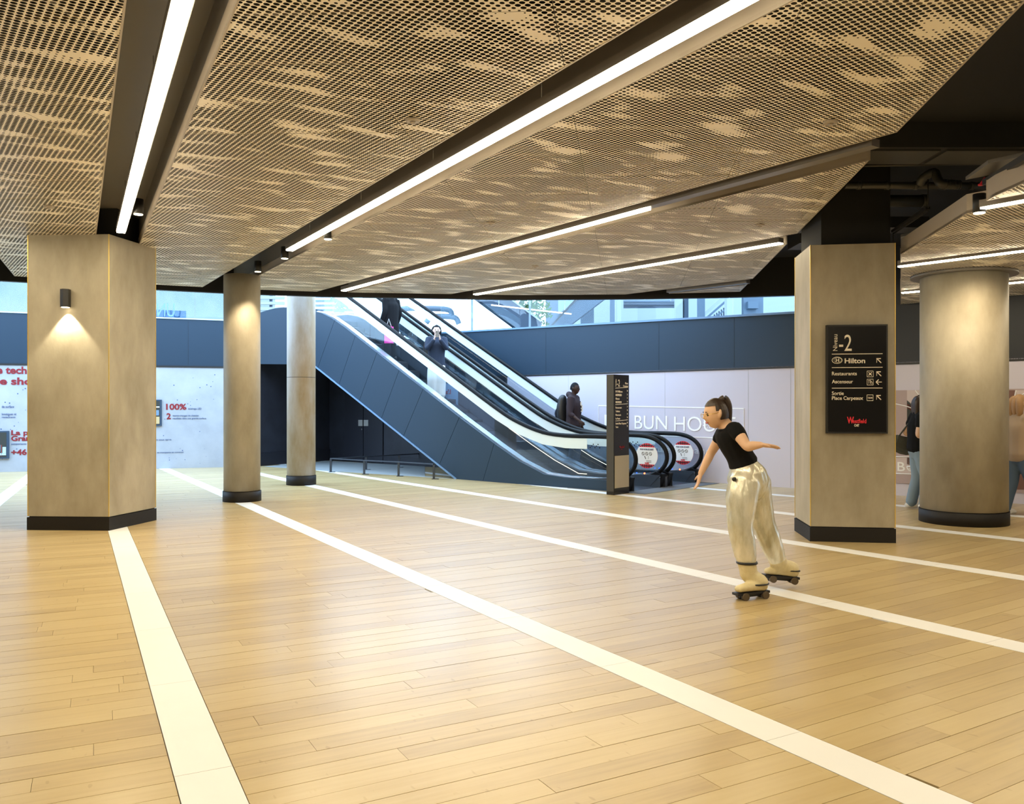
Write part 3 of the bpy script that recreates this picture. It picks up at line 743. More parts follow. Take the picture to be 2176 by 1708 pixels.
# blue band above it
wb = WP(930, 0); wb2 = WP(1700, 0, .0); we2 = we
def bandpoly(p, z): return V((p.x, p.y, z))
bm = bmesh.new(); prism(bm, [bandpoly(wb, 2.24), bandpoly(wb2, 2.21), bandpoly(wb2, 3.20), bandpoly(wb, 3.40)], -wn*.18)
band_r = obj('wall_upper', bm, M['band']); tag(band_r, 'slate blue parapet band above the hoarding', None, None, 'structure')
bm = bmesh.new(); prism(bm, [bandpoly(wb2, 2.21), bandpoly(we2, 2.21), bandpoly(we2, 4.3), bandpoly(WP(1800, 0), 4.3), bandpoly(WP(1760, 0), 3.2), bandpoly(wb2, 3.2)], -wn*.18); sub('band_panel', bm, M['band_dark'], band_r)
bm = bmesh.new(); bar(bm, bandpoly(wb, 2.225)+wn*.006, bandpoly(we2, 2.205)+wn*.006, .012, .03); sub('shadow_trim', bm, M['black'], band_r)
bm = bmesh.new(); bar(bm, bandpoly(wb, 3.41)-wn*.09, bandpoly(wb2, 3.21)-wn*.09, .24, .04); sub('coping', bm, M['mid_blue'], band_r)
for px in (1160, 1400, 1560):
    a = WP(px, 2.26, .002); bm = bmesh.new(); bar(bm, a, V((a.x, a.y, 3.22)), .003, .003, tuple(wn)); sub('board_joint', bm, M['band_dark'], band_r)
wk = WP(905, 0, -.02); sub('wall_lining', pr([V((wl.x, wl.y, 0)), V((wk.x, wk.y, 0)), V((wk.x, wk.y, 2.24)), V((wl.x, wl.y, 2.24))], -wn*.12), M['band_dark'], band_r)
# lettering
def wtext(s, x0, x1, ytop, ybot, m='hoarding_line', bold=0, off=.004, parent=right_wall):
    a = WP(x0, 0, off); b = WP(x1, 0, off); z = WZ(x0, ybot); zt = WZ(x0, ytop)
    return text(s, V((a.x, a.y, z)), (b-a), UP, (b-a).length, zt-z, m, parent, bold=bold)
wtext('B', 1285, 1310, 880, 909, bold=-.004); wtext('BUN', 1349, 1418, 882, 911, bold=-.004); wtext('HOUSE', 1433, 1564, 884, 915, bold=-.004)
wtext('Ouverture prochaine .', 1345, 1518, 944, 958, bold=-.008)
# the seeded U
for dx, dy in ((-6, -8), (0, -9), (6, -8), (-7, -2), (-1, -3), (5, -2), (-5, 3), (1, 3), (6, 2), (-1, -14)):
    q = WP(1502+dx, WZ(1502, 906+dy), .004); bm = bmesh.new(); cyl(bm, q, q + wn*.004, .011, 8); sub('dot', bm, M['hoarding_line'], right_wall)
rc = [(1272, 862), (1581, 868), (1581, 933), (1272, 920)]
for i in range(4):
    a_, b_ = rc[i], rc[(i+1) % 4]; bm = bmesh.new(); bar(bm, WP(a_[0], WZ(*a_), .004), WP(b_[0], WZ(*b_), .004), .004, .017, tuple(UP) if i % 2 == 0 else tuple(wn)) ; sub('frame_line', bm, M['hoarding_line'], right_wall)
# restaurant picture (flat print) right of the sign column
mat('print_mauve', (.40, .31, .30), .6); mat('print_pale', (.56, .47, .46), .6); mat('print_brown', (.16, .075, .055), .6); mat('print_dark', (.028, .030, .026), .6); mat('print_red', (.26, .05, .04), .6); mat('print_ochre', (.50, .38, .20), .6)
pz0, pz1 = WZ(1925, 1027), WZ(1925, 829)
t = thing('restaurant_poster', 'large mauve restaurant picture with a B and bowl logo behind the thick column', 'poster', WP(1905, .3, .01))
def PQ(bm, pts, off, mi=0, th=.003): prism(bm, [WP(x, WZ(x, y), off) for x, y in pts], wn*th, mi)
bm = bmesh.new(); prism(bm, [WP(1895, pz0, .004), WP(2230, pz0-.05, .004), WP(2230, pz1, .004), WP(1895, pz1, .004)], wn*.008); sub('print', bm, M['print_mauve'], t)
for pts, mm in (([(1928, 829), (1968, 829), (1968, 890), (1928, 850)], 'print_pale'), ([(1928, 850), (1950, 868), (1955, 895), (1945, 915), (1928, 910)], 'print_dark'),
                ([(1929, 858), (1948, 869), (1944, 876), (1929, 868)], 'print_red'), ([(1930, 888), (1945, 894), (1942, 900), (1930, 896)], 'print_red'), ([(1929, 900), (1938, 906), (1935, 912), (1929, 909)], 'print_ochre'),
                ([(2140, 829), (2158, 829), (2150, 870), (2146, 895), (2140, 890)], 'print_brown'), ([(2158, 829), (2178, 829), (2178, 870), (2150, 868)], 'print_pale'),
                ([(1904, 972), (1960, 972), (1960, 1006), (1904, 1006)], 'print_pale'), ([(1928, 972), (1942, 972), (1940, 990), (1928, 986)], 'print_brown'),
                ([(2150, 960), (2178, 955), (2178, 1040), (2150, 1040)], 'print_brown'), ([(1904, 1007), (1955, 1009), (1955, 1027), (1904, 1027)], 'print_mauve'), ([(1936, 1012), (1948, 1012), (1943, 1026)], 'print_brown')):
    bm = bmesh.new(); PQ(bm, pts, .0125); sub('print_patch', bm, M[mm], t)
bm = bmesh.new()
for cv in ([(1904, 858), (1930, 864), (1952, 875), (1970, 890)], [(1946, 829), (1955, 840), (1968, 848)], [(2160, 829), (2154, 850), (2142, 862)], [(2178, 835), (2165, 845), (2148, 868)], [(1904, 970), (1958, 971)], [(1904, 1006), (1958, 1008)]):
    sweep(bm, [WP(x, WZ(x, y), .017) for x, y in catmull(cv, 4)], .008, 5)
sub('print_line', bm, M['white_print'], t)
q = wtext('B', 1908, 1924, 981, 1000, 'white_print', .01, .017, t)
bm = bmesh.new(); sweep(bm, [WP(1938+10*math.cos(a), WZ(1938, 991+10*math.sin(a)), .017) for a in [i*math.pi/10 for i in range(11)]], .009, 5)
sweep(bm, [WP(1928, WZ(1928, 991), .017), WP(1948, WZ(1948, 991), .017)], .009, 5)
for a_, b_ in (((1934, 991), (1940, 979)), ((1939, 991), (1946, 981))): sweep(bm, [WP(a_[0], WZ(*a_), .017), WP(b_[0], WZ(*b_), .017)], .007, 5)
for k in range(3): sweep(bm, [WP(1931+k, WZ(1931, 994+2*k), .017), WP(1945-k, WZ(1945, 994+2*k), .017)], .004, 5)
sub('bowl_logo', bm, M['white_print'], t)

# left wall, printed to look like concrete
LA = fl(0, 1003); LB = fl(460, 993); ld = (LB-LA).normalized(); ln_ = V((ld.y, -ld.x, 0))
def LP(px, z, off=0.0):
    r = (px-CX)/F; t_ = (r*LA.y - LA.x)/(ld.x - r*ld.y); q = LA + ld*t_ + ln_*off; return V((q.x, q.y, z))
def LZ(px, py): return H + (Y0-py)*LP(px, 0).y/F
l0 = LA - ld*9; l1 = LP(545, 0)
left_wall = obj('wall_left', pr([V((l0.x, l0.y, 0)), V((l1.x, l1.y, 0)), V((l1.x, l1.y, 2.48)), V((l0.x, l0.y, 2.48))], -ln_*.12), M['concrete_print']); tag(left_wall, 'pale concrete-look hoarding with red and blue lettering', None, None, 'structure')
bm = bmesh.new(); prism(bm, [V((l0.x, l0.y, 2.46)), V((l1.x, l1.y, 2.46)), V((l1.x, l1.y, 3.60)), V((l0.x, l0.y, 3.70))], -ln_*.2)
band_l = obj('wall_upper_left', bm, M['band']); tag(band_l, 'dark blue parapet band above the printed hoarding', None, None, 'structure')
bm = bmesh.new(); bar(bm, V((l0.x, l0.y, 2.46))+ln_*.01, V((l1.x, l1.y, 2.46))+ln_*.01, .02, .04); sub('shadow_trim', bm, M['black'], band_l)
bm = bmesh.new(); bar(bm, V((l0.x, l0.y, 3.71))-ln_*.1, V((l1.x, l1.y, 3.61))-ln_*.1, .24, .03); sub('coping', bm, M['pale_blue'], band_l)
for px in (120, 260, 400): a = LP(px, 2.5, .002); bm = bmesh.new(); bar(bm, a, V((a.x, a.y, 3.55)), .004, .003, tuple(ln_)); sub('board_joint', bm, M['band_dark'], band_l)
def ltext(s, x0, x1, ytop, ybot, m, bold=0):
    a = LP(x0, 0, .004); b = LP(x1, 0, .004); z = LZ(x0, ybot)
    return text(s, V((a.x, a.y, z)), (b-a), UP, (b-a).length, LZ(x0, ytop)-z, m, left_wall, bold=bold)
ltext('de tech', -20, 57, 778, 793, 'red_print', .03); ltext('espace shop', -72, 84, 801, 816, 'red_print', .03)
ltext('de surface', 4, 30, 861, 866.5, 'blue_print'); ltext('boutiques et', 4, 35, 877, 882, 'blue_print'); ltext('restaurants', 4, 33, 884, 888, 'blue_print')
ltext('La plus', 24, 84, 914, 924, 'red_print', .03); ltext('Grande', 24, 84, 926, 936.5, 'red_print', .03); ltext('autoportante', 24, 56, 941, 945, 'blue_print'); ltext('+46', 24, 57, 955, 966.5, 'red_print', .03)
ltext('100%', 353, 396, 858, 870, 'red_print', .03); ltext('éclairage LED', 400, 428, 866, 870, 'blue_print'); ltext('2', 354, 363, 878, 890, 'red_print', .03)
ltext('monte-charges de chantier', 367, 423, 881, 884.5, 'blue_print'); ltext('réutilisés dans une grande surface', 367, 438, 887, 890.5, 'blue_print')
ltext('30m sous terre', 325, 364, 932, 936, 'blue_print'); ltext('pour en transports en commun', 322, 390, 959.5, 963, 'blue_print')
r5 = random.Random(5)
bm = bmesh.new()
for _ in range(46):
    px = r5.choice([r5.uniform(2, 56), r5.uniform(340, 458)]); py = r5.uniform(790, 985); q = LP(px, LZ(px, py), .001); cyl(bm, q, q+ln_*.002, r5.uniform(.004, .016), 7)
sub('cast_hole', bm, M['blue_print'], left_wall)
def framed(px0, px1, py0, py1, label, kind):
    t = thing('framed_picture', label, 'picture', LP(px0, LZ(px0, py1), .01))
    c = [LP(px0, LZ(px0, py1), .0), LP(px1, LZ(px0, py1), .0), LP(px1, LZ(px0, py0), .0), LP(px0, LZ(px0, py0), .0)]
    sub('frame', pr(c, ln_*.05), M['navy_shelf'], t)
    def inn(u, v, off=.052): a = c[0].lerp(c[1], u).lerp(c[3].lerp(c[2], u), v); return a + ln_*off
    bm = bmesh.new(); prism(bm, [inn(.04, .05), inn(.93, .05), inn(.93, .95), inn(.04, .95)], ln_*.002); sub('print', bm, M['print_dark'], t)
    for (u0, v0, u1, v1, mm) in kind:
        bm = bmesh.new(); prism(bm, [inn(u0, v0, .055), inn(u1, v0, .055), inn(u1, v1, .055), inn(u0, v1, .055)], ln_*.002); sub('print_patch', bm, M[mm], t)
framed(-55, 20, 916, 975, 'dark framed picture low on the printed hoarding at the left', [(.78, .10, .80, .5, 'print_red'), (.82, .18, .92, .42, 'pale_blue'), (.5, .12, .92, .2, 'pale_blue'), (.6, .25, .76, .5, 'mid_blue')])
framed(285, 344, 849, 905, 'dark framed picture half hidden by the left square column', [(.5, .08, .92, .35, 'print_ochre'), (.6, .4, .9, .6, 'mid_blue'), (.7, .7, .92, .74, 'white')])

# dark recess walls below the landing
dA, dB = fl(545, 990.5), fl(700, 978)
recess = obj('wall_back', pr([V((dA.x, dA.y, 0)), V((dB.x, dB.y, 0)), V((dB.x, dB.y, 2.6)), V((dA.x, dA.y, 2.6))], V((-.2, .1, 0))), M['wall_dark']); tag(recess, 'near-black recess wall under the landing', None, None, 'structure')
dC = fl(960, 994.5); dd_ = (dC-dB).normalized(); dn = V((dd_.y, -dd_.x, 0)); dD = dC - dd_*.1
bm = bmesh.new(); prism(bm, [V((dB.x, dB.y, 0)), V((dD.x, dD.y, 0)), V((dD.x, dD.y, 2.6)), V((dB.x, dB.y, 2.6))], -dn*.2); sub('partition', bm, M['wall_dark'], recess)
bm = bmesh.new(); bar(bm, V((dA.x, dA.y, .16))+V((.02, -.01, 0)), V((dB.x, dB.y, .16))+V((.02, -.01, 0)), .03, .32); bar(bm, V((dB.x, dB.y, .1)), V((dD.x, dD.y, .1)), .03, .2); sub('skirting', bm, M['wall_black'], recess)
bm = bmesh.new(); bar(bm, V((dA.x+.01, dA.y-.02, 0)), V((dA.x+.01, dA.y-.02, 2.55)), .08, .12, (0, 1, 0)); sub('jamb', bm, M['dark_steel'], recess)
def DP(px, z, off=.0):
    r = (px-CX)/F; t_ = (r*dB.y-dB.x)/(dd_.x-r*dd_.y); q = dB+dd_*t_+dn*off; return V((q.x, q.y, z))
def DZ(px, py): return H+(Y0-py)*DP(px, 0).y/F
t = thing('service_door', 'black double service door with two small grilles, behind the escalator', 'door', DP(774, 0, .01))
for x0, x1 in ((735, 773.3), (774.7, 815)):
    sub('door_leaf', pr([DP(x0, .02, .002), DP(x1, .02, .002), DP(x1, 2.3, .002), DP(x0, 2.3, .002)], dn*.03), M['wall_black'], t)
for x0, x1 in ((764, 773), (775.5, 785)):
    f = sub('door_grille', pr([DP(x0, DZ(x0, 905), .032), DP(x1, DZ(x1, 905), .032), DP(x1, DZ(x1, 892), .032), DP(x0, DZ(x0, 892), .032)], dn*.01), M['floor_grey'], t)
    bm = bmesh.new()
    for k in range(5): z = DZ(x0, 904-2.6*k); bar(bm, DP(x0, z, .045), DP(x1, z, .045), .006, .012)
    o = obj('grille_bar', bm, M['return']); o.parent = f
    o.matrix_parent_inverse = Matrix.Identity(4); o.location = (0, 0, 0)
q = DP(772, DZ(772, 912), .035); bm = bmesh.new(); cyl(bm, q, q+dn*.03, .02, 10); sub('door_lock', bm, M['steel'], t)

# landing band linking the left wall to the escalator cladding
lnB = E(5.13, 0); bm = bmesh.new()
crn = catmull([(l1.x, l1.y, 3.80), ((l1.x*2+lnB.x)/3, (l1.y*2+lnB.y)/3, 3.92), ((l1.x+2*lnB.x)/3, (l1.y+2*lnB.y)/3, 3.93), (lnB.x, lnB.y, 3.87)], 4)
prism(bm, [V((l1.x, l1.y, 2.55)), V((lnB.x, lnB.y, 2.52))] + [V(p) for p in reversed(crn)], N*.15)
tag(obj('wall_landing', bm, M['band']), 'blue rounded cladding at the top landing', None, None, 'structure')

# low barrier rail
t = thing('barrier_rail', 'low dark metal rail on short posts on the floor before the service door', 'railing', fl(703, 1003))
fp = [fl(703, 1003), fl(774, 1008), fl(847, 1012), fl(922, 1018)]; bp_ = [fl(778, 998), fl(848, 993)]
for p in fp + bp_:
    bm = bmesh.new(); bx(bm, (p.x-.022, p.y-.022, 0), (p.x+.022, p.y+.022, .30)); bx(bm, (p.x-.04, p.y-.04, 0), (p.x+.10, p.y+.04, .012)); sub('post', bm, M['dark_steel'], t)
for ps in (fp, [fp[0]] + bp_ + [bp_[1] + (bp_[1]-bp_[0])*.8]):
    bm = bmesh.new()
    for a, b in zip(ps, ps[1:]): bar(bm, a+V((0, 0, .31)), b+V((0, 0, .31)), .05, .022)
    sub('handrail', bm, M['dark_steel'], t)

# ------------------------------------------------------------------ escalators
SLP = .557
def step_z(t): return max(0, .93 + SLP*t) if t < 4.8 else .93 + SLP*4.8
HR = [(-3.62, .19), (-3.86, .28), (-4.0, .42), (-4.04, .58), (-3.98, .74), (-3.82, .87), (-3.58, .94), (-3.2, .955), (-2.5, .955), (-1.95, 1.01), (-1.35, 1.19), (-.75, 1.47), (1.0, 2.445), (2.5, 3.28), (4.2, 4.227), (4.8, 4.50), (5.3, 4.60), (6.4, 4.62)]
DK = [(-3.95, .20), (-2.6, .20), (-2.1, .235), (-1.5, .45), (-.9, .745), (.11, 1.28), (2.0, 2.32), (3.9, 3.37), (4.4, 3.62), (4.8, 3.77), (5.2, 3.84), (6.4, 3.86)]
def interp(P, t):
    for a, b in zip(P, P[1:]):
        if a[0] <= t <= b[0]: return a[1]+(b[1]-a[1])*(t-a[0])/(b[0]-a[0])
    return P[-1][1] if t > P[-1][0] else P[0][1]
HRT = [p for p in HR if p[0] > -3.5 or p[1] > .9]
def escalator(label, n0, n1, near_clad):
    """n0,n1 handrail offsets"""
    t = thing('escalator', label, 'escalator', E(0, 0, (n0+n1)/2), 'pair of escalators rising to the upper level')
    for ni, nn in enumerate((n0, n1)):
        bm = bmesh.new(); sweep(bm, [E(a, z, nn) for a, z in catmull(HR, 4)], .042, 10, .8, up=tuple(N)); sub('handrail', bm, M['rubber'], t)
        # glass panels, each its own pane
        ts = [-3.15, -2.1, -1.05, 0, 1.05, 2.1, 3.15, 4.2, 5.25, 6.3]
        for a, b in zip(ts, ts[1:]):
            pts = [E(x, interp(DK, x)+.01, nn) for x in (a+.006, (a+b)/2, b-.006)] + [E(x, interp(HRT, x)-.03, nn) for x in (b-.006, a+(b-a)*.66, (a+b)/2, a+(b-a)*.33, a+.006)]
            sub('glass_panel', pr(pts, N*.010), M['glass_blue'], t)
        # newel glass
        arc = [(-3.62, .24), (-3.82, .31), (-3.95, .44), (-3.99, .58), (-3.93, .72), (-3.79, .83), (-3.58, .905), (-3.16, .915), (-3.16, .22)]
        sub('glass_panel', pr([E(x, z, nn) for x, z in arc], N*.010), M['glass_blue'], t)
        # white band under the handrail
        bt = [-3.0, -2.5, -2.2, -1.95, -1.65, -1.35, -1.0, -.75, 0, 1, 2.5, 4.2, 4.8, 5.3, 6.3]
        if near_clad and ni == 0 or True:
            lo = [E(x, interp(HR[6:], x)-.235, nn-.004) for x in bt]; hi = [E(x, interp(HR[6:], x)-.045, nn-.004) for x in reversed(bt)]
            bm = bmesh.new()
            hi.reverse()
            for i in range(len(bt)-1): prism(bm, [lo[i], lo[i+1], hi[i+1], hi[i]], N*-.003)
            sub('white_band', bm, M['frosted'], t)
            bm = bmesh.new()
            for k in range(7): q = E(-3.08-.035*k, .75 + (k % 3)*.03, nn-.006); bar(bm, q, q+U*.022, .002, .022)
            sub('pixel_print', bm, M['skirting'], t)
        # decking profile
        bm = bmesh.new()
        for (a, za), (b, zb) in zip(DK, DK[1:]): bar(bm, E(a, za, nn), E(b+.004, zb, nn), .17, .022)
        sub('decking', bm, M['steel'], t)
        # skirt
        sgn = 1 if ni == 0 else -1
        bm = bmesh.new()
        for (a, za), (b, zb) in zip(DK, DK[1:]):
            prism(bm, [E(a, za-.32 if za > .4 else 0, nn+sgn*.085), E(b, zb-.32 if zb > .4 else 0, nn+sgn*.085), E(b, zb-.01, nn+sgn*.085), E(a, za-.01, nn+sgn*.085)], N*sgn*.01)
        sub('skirt_panel', bm, M['dark_steel'], t)
        bm = bmesh.new(); sweep(bm, [E(x, interp(DK, x)-.04 if x > -2 else .17, nn+sgn*.10) for x in [-2.3, -2.1, -1.5, -.9, 0, 1, 2, 3, 4]], .0045, 5); sub('skirt_light', bm, M['thin_led'], t)
        # bevelled newel foot
        bm = bmesh.new(); prism(bm, [E(-3.95, .23, nn-.10), E(-3.55, .23, nn-.10), E(-3.2, .20, nn-.10), E(-2.9, .20, nn-.10), E(-2.9, 0, nn-.10), E(-3.72, 0, nn-.10)], N*.20); sub('newel_base', bm, M['dark_steel'], t)
        bm = bmesh.new(); prism(bm, [E(-3.98, .25, nn-.07), E(-3.84, .29, nn-.07), E(-3.74, .235, nn-.07), E(-3.80, .0, nn-.07), E(-3.90, .0, nn-.07)], N*.14); sub('handrail_inlet', bm, M['rubber'], t)
    # steps
    k = 0; a = -1.9
    while a < 4.9:
        z = max(step_z(a), .005); zc = max(0.0, z)
        bm = bmesh.new(); q = [E(a, z, n0+.10), E(a+.395, z, n0+.10), E(a+.395, z-.22 if z > .3 else -.0, n0+.10), E(a+.02, z-.22 if z > .3 else 0, n0+.10)]
        if z < .012: z = .012
        prism(bm, [E(a, z, n0+.10), E(a+.395, z, n0+.10), E(a+.395, max(z-.05, 0), n0+.10), E(a+.03, max(z-.25, 0), n0+.10), E(a, max(z-.25, 0), n0+.10)], N*(n1-n0-.20))
        st = sub('step', bm, M['step'], t)
        bm = bmesh.new(); bar(bm, E(a+.01, z+.002, n0+.12), E(a+.01, z+.002, n1-.12), .02, .006); e_ = obj('step_edge', bm, M['steel']); e_.parent = st; e_.location = (0, 0, 0)
        a += .4
    # truss body below steps
    bm = bmesh.new(); prism(bm, [E(-1.9, 0.0, n0+.06), E(-.4, 0, n0+.06), E(5.0, 2.6, n0+.06), E(6.5, 2.62, n0+.06), E(6.5, 3.58, n0+.06), E(4.9, 3.30, n0+.06)], N*(n1-n0-.12)); sub('truss', bm, M['wall_black'], t)
    bm = bmesh.new(); prism(bm, [E(-3.9, 0.0, n0+.09), E(-1.9, 0, n0+.09), E(-1.9, .010, n0+.09), E(-3.9, .010, n0+.09)], N*(n1-n0-.18)); sub('floor_plate', bm, M['dark_steel'], t)
    bm = bmesh.new(); prism(bm, [E(4.8, 3.5, n0+.09), E(6.5, 3.5, n0+.09), E(6.5, 3.61, n0+.09), E(4.8, 3.61, n0+.09)], N*(n1-n0-.18)); sub('floor_plate', bm, M['dark_steel'], t)
    # newel indicator lamps
    for x, mm, r in ((-3.62, 'red_lamp', .014), (-3.45, 'blue_lamp', .012), (-3.35, 'blue_lamp', .014), (-3.15, 'blue_lamp', .014), (-3.05, 'blue_lamp', .012)):
        q = E(x, .25, n1-.09); bm = bmesh.new(); cyl(bm, q, q-N*.012, r, 10); sub('indicator_lamp', bm, M[mm], t)
    return t
escA = escalator('nearer escalator, clad in blue panels, woman with a phone riding it', .15, 1.20, True)
escB = escalator('farther escalator, beside the lilac hoarding, man with a backpack riding it', 1.46, 2.50, False)
# infill between the two
bm = bmesh.new()
for (a, za), (b, zb) in zip(DK, DK[1:]): prism(bm, [E(a, za-.3 if za > .5 else 0, 1.29), E(b, zb-.3 if zb > .5 else 0, 1.29), E(b, zb-.005, 1.29), E(a, za-.005, 1.29)], N*.08)
sub('centre_deck', bm, M['dark_steel'], escB)
# blue cladding panels of the nearer escalator
seams = [(-3.95, -3.75), (-.843, -.538), (.121, .716), (1.205, 1.835), (1.973, 2.574), (2.72, 3.353), (3.49, 4.104), (4.265, 4.931), (5.14, 5.14)]
def bot(t): return 0 if t < .2 else (t-.2)*.512
for (a0, b0), (a1, b1) in zip(seams, seams[1:]):
    g = .004
    tops = [a0+g] + [x for x, _ in DK if a0+g < x < a1-g] + [a1-g]
    bots = [b1-g] + ([.2] if b0 < .2 < b1 else []) + [b0+g]
    pts = [E(x, interp(DK, x)-.012) for x in tops] + [E(x, bot(x)) for x in bots]
    sub('cladding_panel', pr(pts, N*.06), M['band'], escA)
bm = bmesh.new(); bar(bm, E(.2, .0, .02), E(5.13, bot(5.13), .02), .09, .03); sub('lower_trim', bm, M['mid_blue'], escA)
bm = bmesh.new(); prism(bm, [E(.25, .02, .065), E(5.1, bot(5.1), .065), E(5.1, bot(5.1), 2.6), E(.25, .02, 2.6)], (0, 0, .02)); sub('soffit', bm, M['wall_black'], escA)
# stickers
def sticker(px, nn, label, par, frac=1):
    x, z, r = px; c = E(x, z, nn-.012); t = thing('safety_sticker', label, 'sticker', c, 'round safety stickers on the escalator glass')
    def disk(r0, th, off, y0=-1, y1=1):
        pts = []
        for i in range(41):
            a = 2*math.pi*i/40; y = max(y0, min(y1, math.sin(a))); xx = math.cos(a) if abs(math.sin(a)-y) < 1e-6 else math.copysign(math.sqrt(max(0, 1-y*y)), math.cos(a))
            pts.append(c - U*(xx*r0) + V((0, 0, y*r0)) - N*off)
        return pr(pts[:-1], -N*th)
    sub('print', disk(r, .002, 0), M['red_bright'], t); sub('white_field', disk(r*.995, .002, .003, -.68, .68), M['white'], t)
    bm = bmesh.new()
    for s_ in (-1, 1):
        for k in range(-3, 4): 
            p = c - U*(k*r*.2) + V((0, 0, s_*r*.70)) - N*.004; q = c - U*(k*r*.2) + V((0, 0, s_*r*(.97 if abs(k) < 2 else .85 if abs(k) < 3 else .76))) - N*.004
            bar(bm, p, q, r*.07, .002, tuple(N))
        p = c + U*(r*.52) + V((0, 0, s_*r*.82)) - N*.004; q = c - U*(r*.52) + V((0, 0, s_*r*.82)) - N*.004; bar(bm, p, q, .002, r*.07)
    sub('check', bm, M['black'], t)
    text('POUR VOTRE SÉCURITÉ', c + U*(r*.62) + V((0, 0, r*.44)) - N*.006, -U, UP, r*1.24, r*.13, 'blue_print', t)
    bm = bmesh.new()
    for k in (-1, 0, 1):
        cc = c - U*(k*r*.34) + V((0, 0, r*.16)) - N*.006; sweep(bm, [cc - U*(math.cos(a)*r*.12) + V((0, 0, math.sin(a)*r*.12)) for a in [i*math.pi/6 for i in range(13)]], r*.018, 4); bar(bm, cc + U*r*.08 + V((0, 0, r*.08)), cc - U*r*.08 - V((0, 0, r*.08)), .002, r*.03)
    bar(bm, c + U*(r*.2) + V((0, 0, -.02*r)) - N*.006, c + U*(r*.1) + V((0, 0, -r*.26)) - N*.006, .002, r*.05); bar(bm, c - U*(r*.15) + V((0, 0, 0)) - N*.006, c - U*(r*.15) + V((0, 0, -r*.26)) - N*.006, .002, r*.05)
    for k in (0, 1): bar(bm, c + U*(r*.05) + V((0, 0, -r*(.40+.11*k))) - N*.006, c - U*(r*.42) + V((0, 0, -r*(.40+.11*k))) - N*.006, .002, r*.03)
    sub('pictogram', bm, M['skirting'], t)
    text('Westfield', c + U*(r*.18) + V((0, 0, -r*.64)) - N*.006, -U, UP, r*.38, r*.11, 'red_bright', t, bold=.02)
sticker((-3.62, .575, .235), 1.20, 'round red and white safety sticker on the nearer escalator, right of the totem', None)
sticker((-3.64, .575, .235), 2.50, 'round red and white safety sticker on the farther escalator', None)
# reflection of the printed hoarding in the escalator glass, made as a mirrored-lettering panel
q = E(.8, 0, 1.085); t = thing('painted_reflection', 'small blue-lilac panel with mirrored red lettering, painted as a reflection in the escalator glass', 'painted_reflection', (q.x, q.y, 1.1))
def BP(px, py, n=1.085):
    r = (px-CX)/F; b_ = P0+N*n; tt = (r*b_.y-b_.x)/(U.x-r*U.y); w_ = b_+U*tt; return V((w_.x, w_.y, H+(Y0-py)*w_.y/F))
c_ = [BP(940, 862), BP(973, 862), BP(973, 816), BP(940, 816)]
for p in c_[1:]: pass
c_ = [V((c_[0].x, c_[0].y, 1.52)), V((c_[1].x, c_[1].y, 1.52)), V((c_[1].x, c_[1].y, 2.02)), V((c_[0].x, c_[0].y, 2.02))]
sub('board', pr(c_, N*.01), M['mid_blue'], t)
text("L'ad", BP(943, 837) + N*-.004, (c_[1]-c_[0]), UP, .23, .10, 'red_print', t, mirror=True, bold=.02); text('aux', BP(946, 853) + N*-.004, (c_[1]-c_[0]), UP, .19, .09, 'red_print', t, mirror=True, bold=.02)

# ------------------------------------------------------------------ upper level seen through the void
uf = obj('floor_upper', pr([V((-26, 15.5, 3.42)), V((l0.x, l0.y+.25, 3.42)), V((l1.x, l1.y+.25, 3.42)), V((lnB.x, lnB.y+.1, 3.42)), E(6.5, 3.42, 0), E(6.5, 3.42, 2.66), WP(930, 3.2, -.2), WP(1700, 3.0, -.2), V((12, 13, 3.0)), V((22, 14, 3.0)), V((22, 46, 3.4)), V((-26, 46, 3.42))], (0, 0, -.25)), M['floor_grey']); tag(uf, 'floor of the upper level', None, None, 'structure')
def guard(label, pts, h, posts, m='glass'):
    t = thing('glass_balustrade', label, 'balustrade', pts[0])
    for a, b in zip(pts, pts[1:]):
        L_ = (b-a).length; k = max(1, round(L_/1.5)); d_ = (b-a)/k
        for i in range(k):
            p = a + d_*i + d_.normalized()*.01; q = a + d_*(i+1) - d_.normalized()*.01
            nn = V((-(q-p).y, (q-p).x, 0)).normalized()
            sub('glass_panel', pr([p, q, q+V((0, 0, h)), p+V((0, 0, h))], nn*.012), M[m], t)
            if posts: bm = bmesh.new(); bar(bm, a+d_*i, a+d_*i+V((0, 0, h+.03)), .03, .03, (0, 1, 0)); sub('post', bm, M['glass_metal'], t)
    bm = bmesh.new()
    for a, b in zip(pts, pts[1:]): bar(bm, a+V((0, 0, h+.02)), b+V((0, 0, h+.02)), .05, .03)
    sub('handrail', bm, M['glass_metal'], t)
guard('glass balustrade above the printed hoarding', [V((l0.x, l0.y+.08, 3.71)), V((l1.x, l1.y+.08, 3.62))], 1.05, False)
guard('glass balustrade above the lilac hoarding', [bandpoly(WP(930, 0, -.1), 3.42), bandpoly(WP(1700, 0, -.1), 3.22)], 1.05, False)
# tall white mullions standing on the right band
for px, lb in ((985, 'slim white mullion nearest the escalators'), (1108, 'thicker white mullion beside the green plant')):
    q = WP(px, 3.3, -.3); bm = bmesh.new(); bar(bm, V((q.x, q.y, 3.2)), V((q.x, q.y, 5.6)), .05, .05, (0, 1, 0)); bar(bm, V((q.x, q.y, 3.2)), V((q.x, q.y, 3.24)), .12, .12, (0, 1, 0)); tag(obj('mullion', bm, M['upper_white']), lb, 'post')
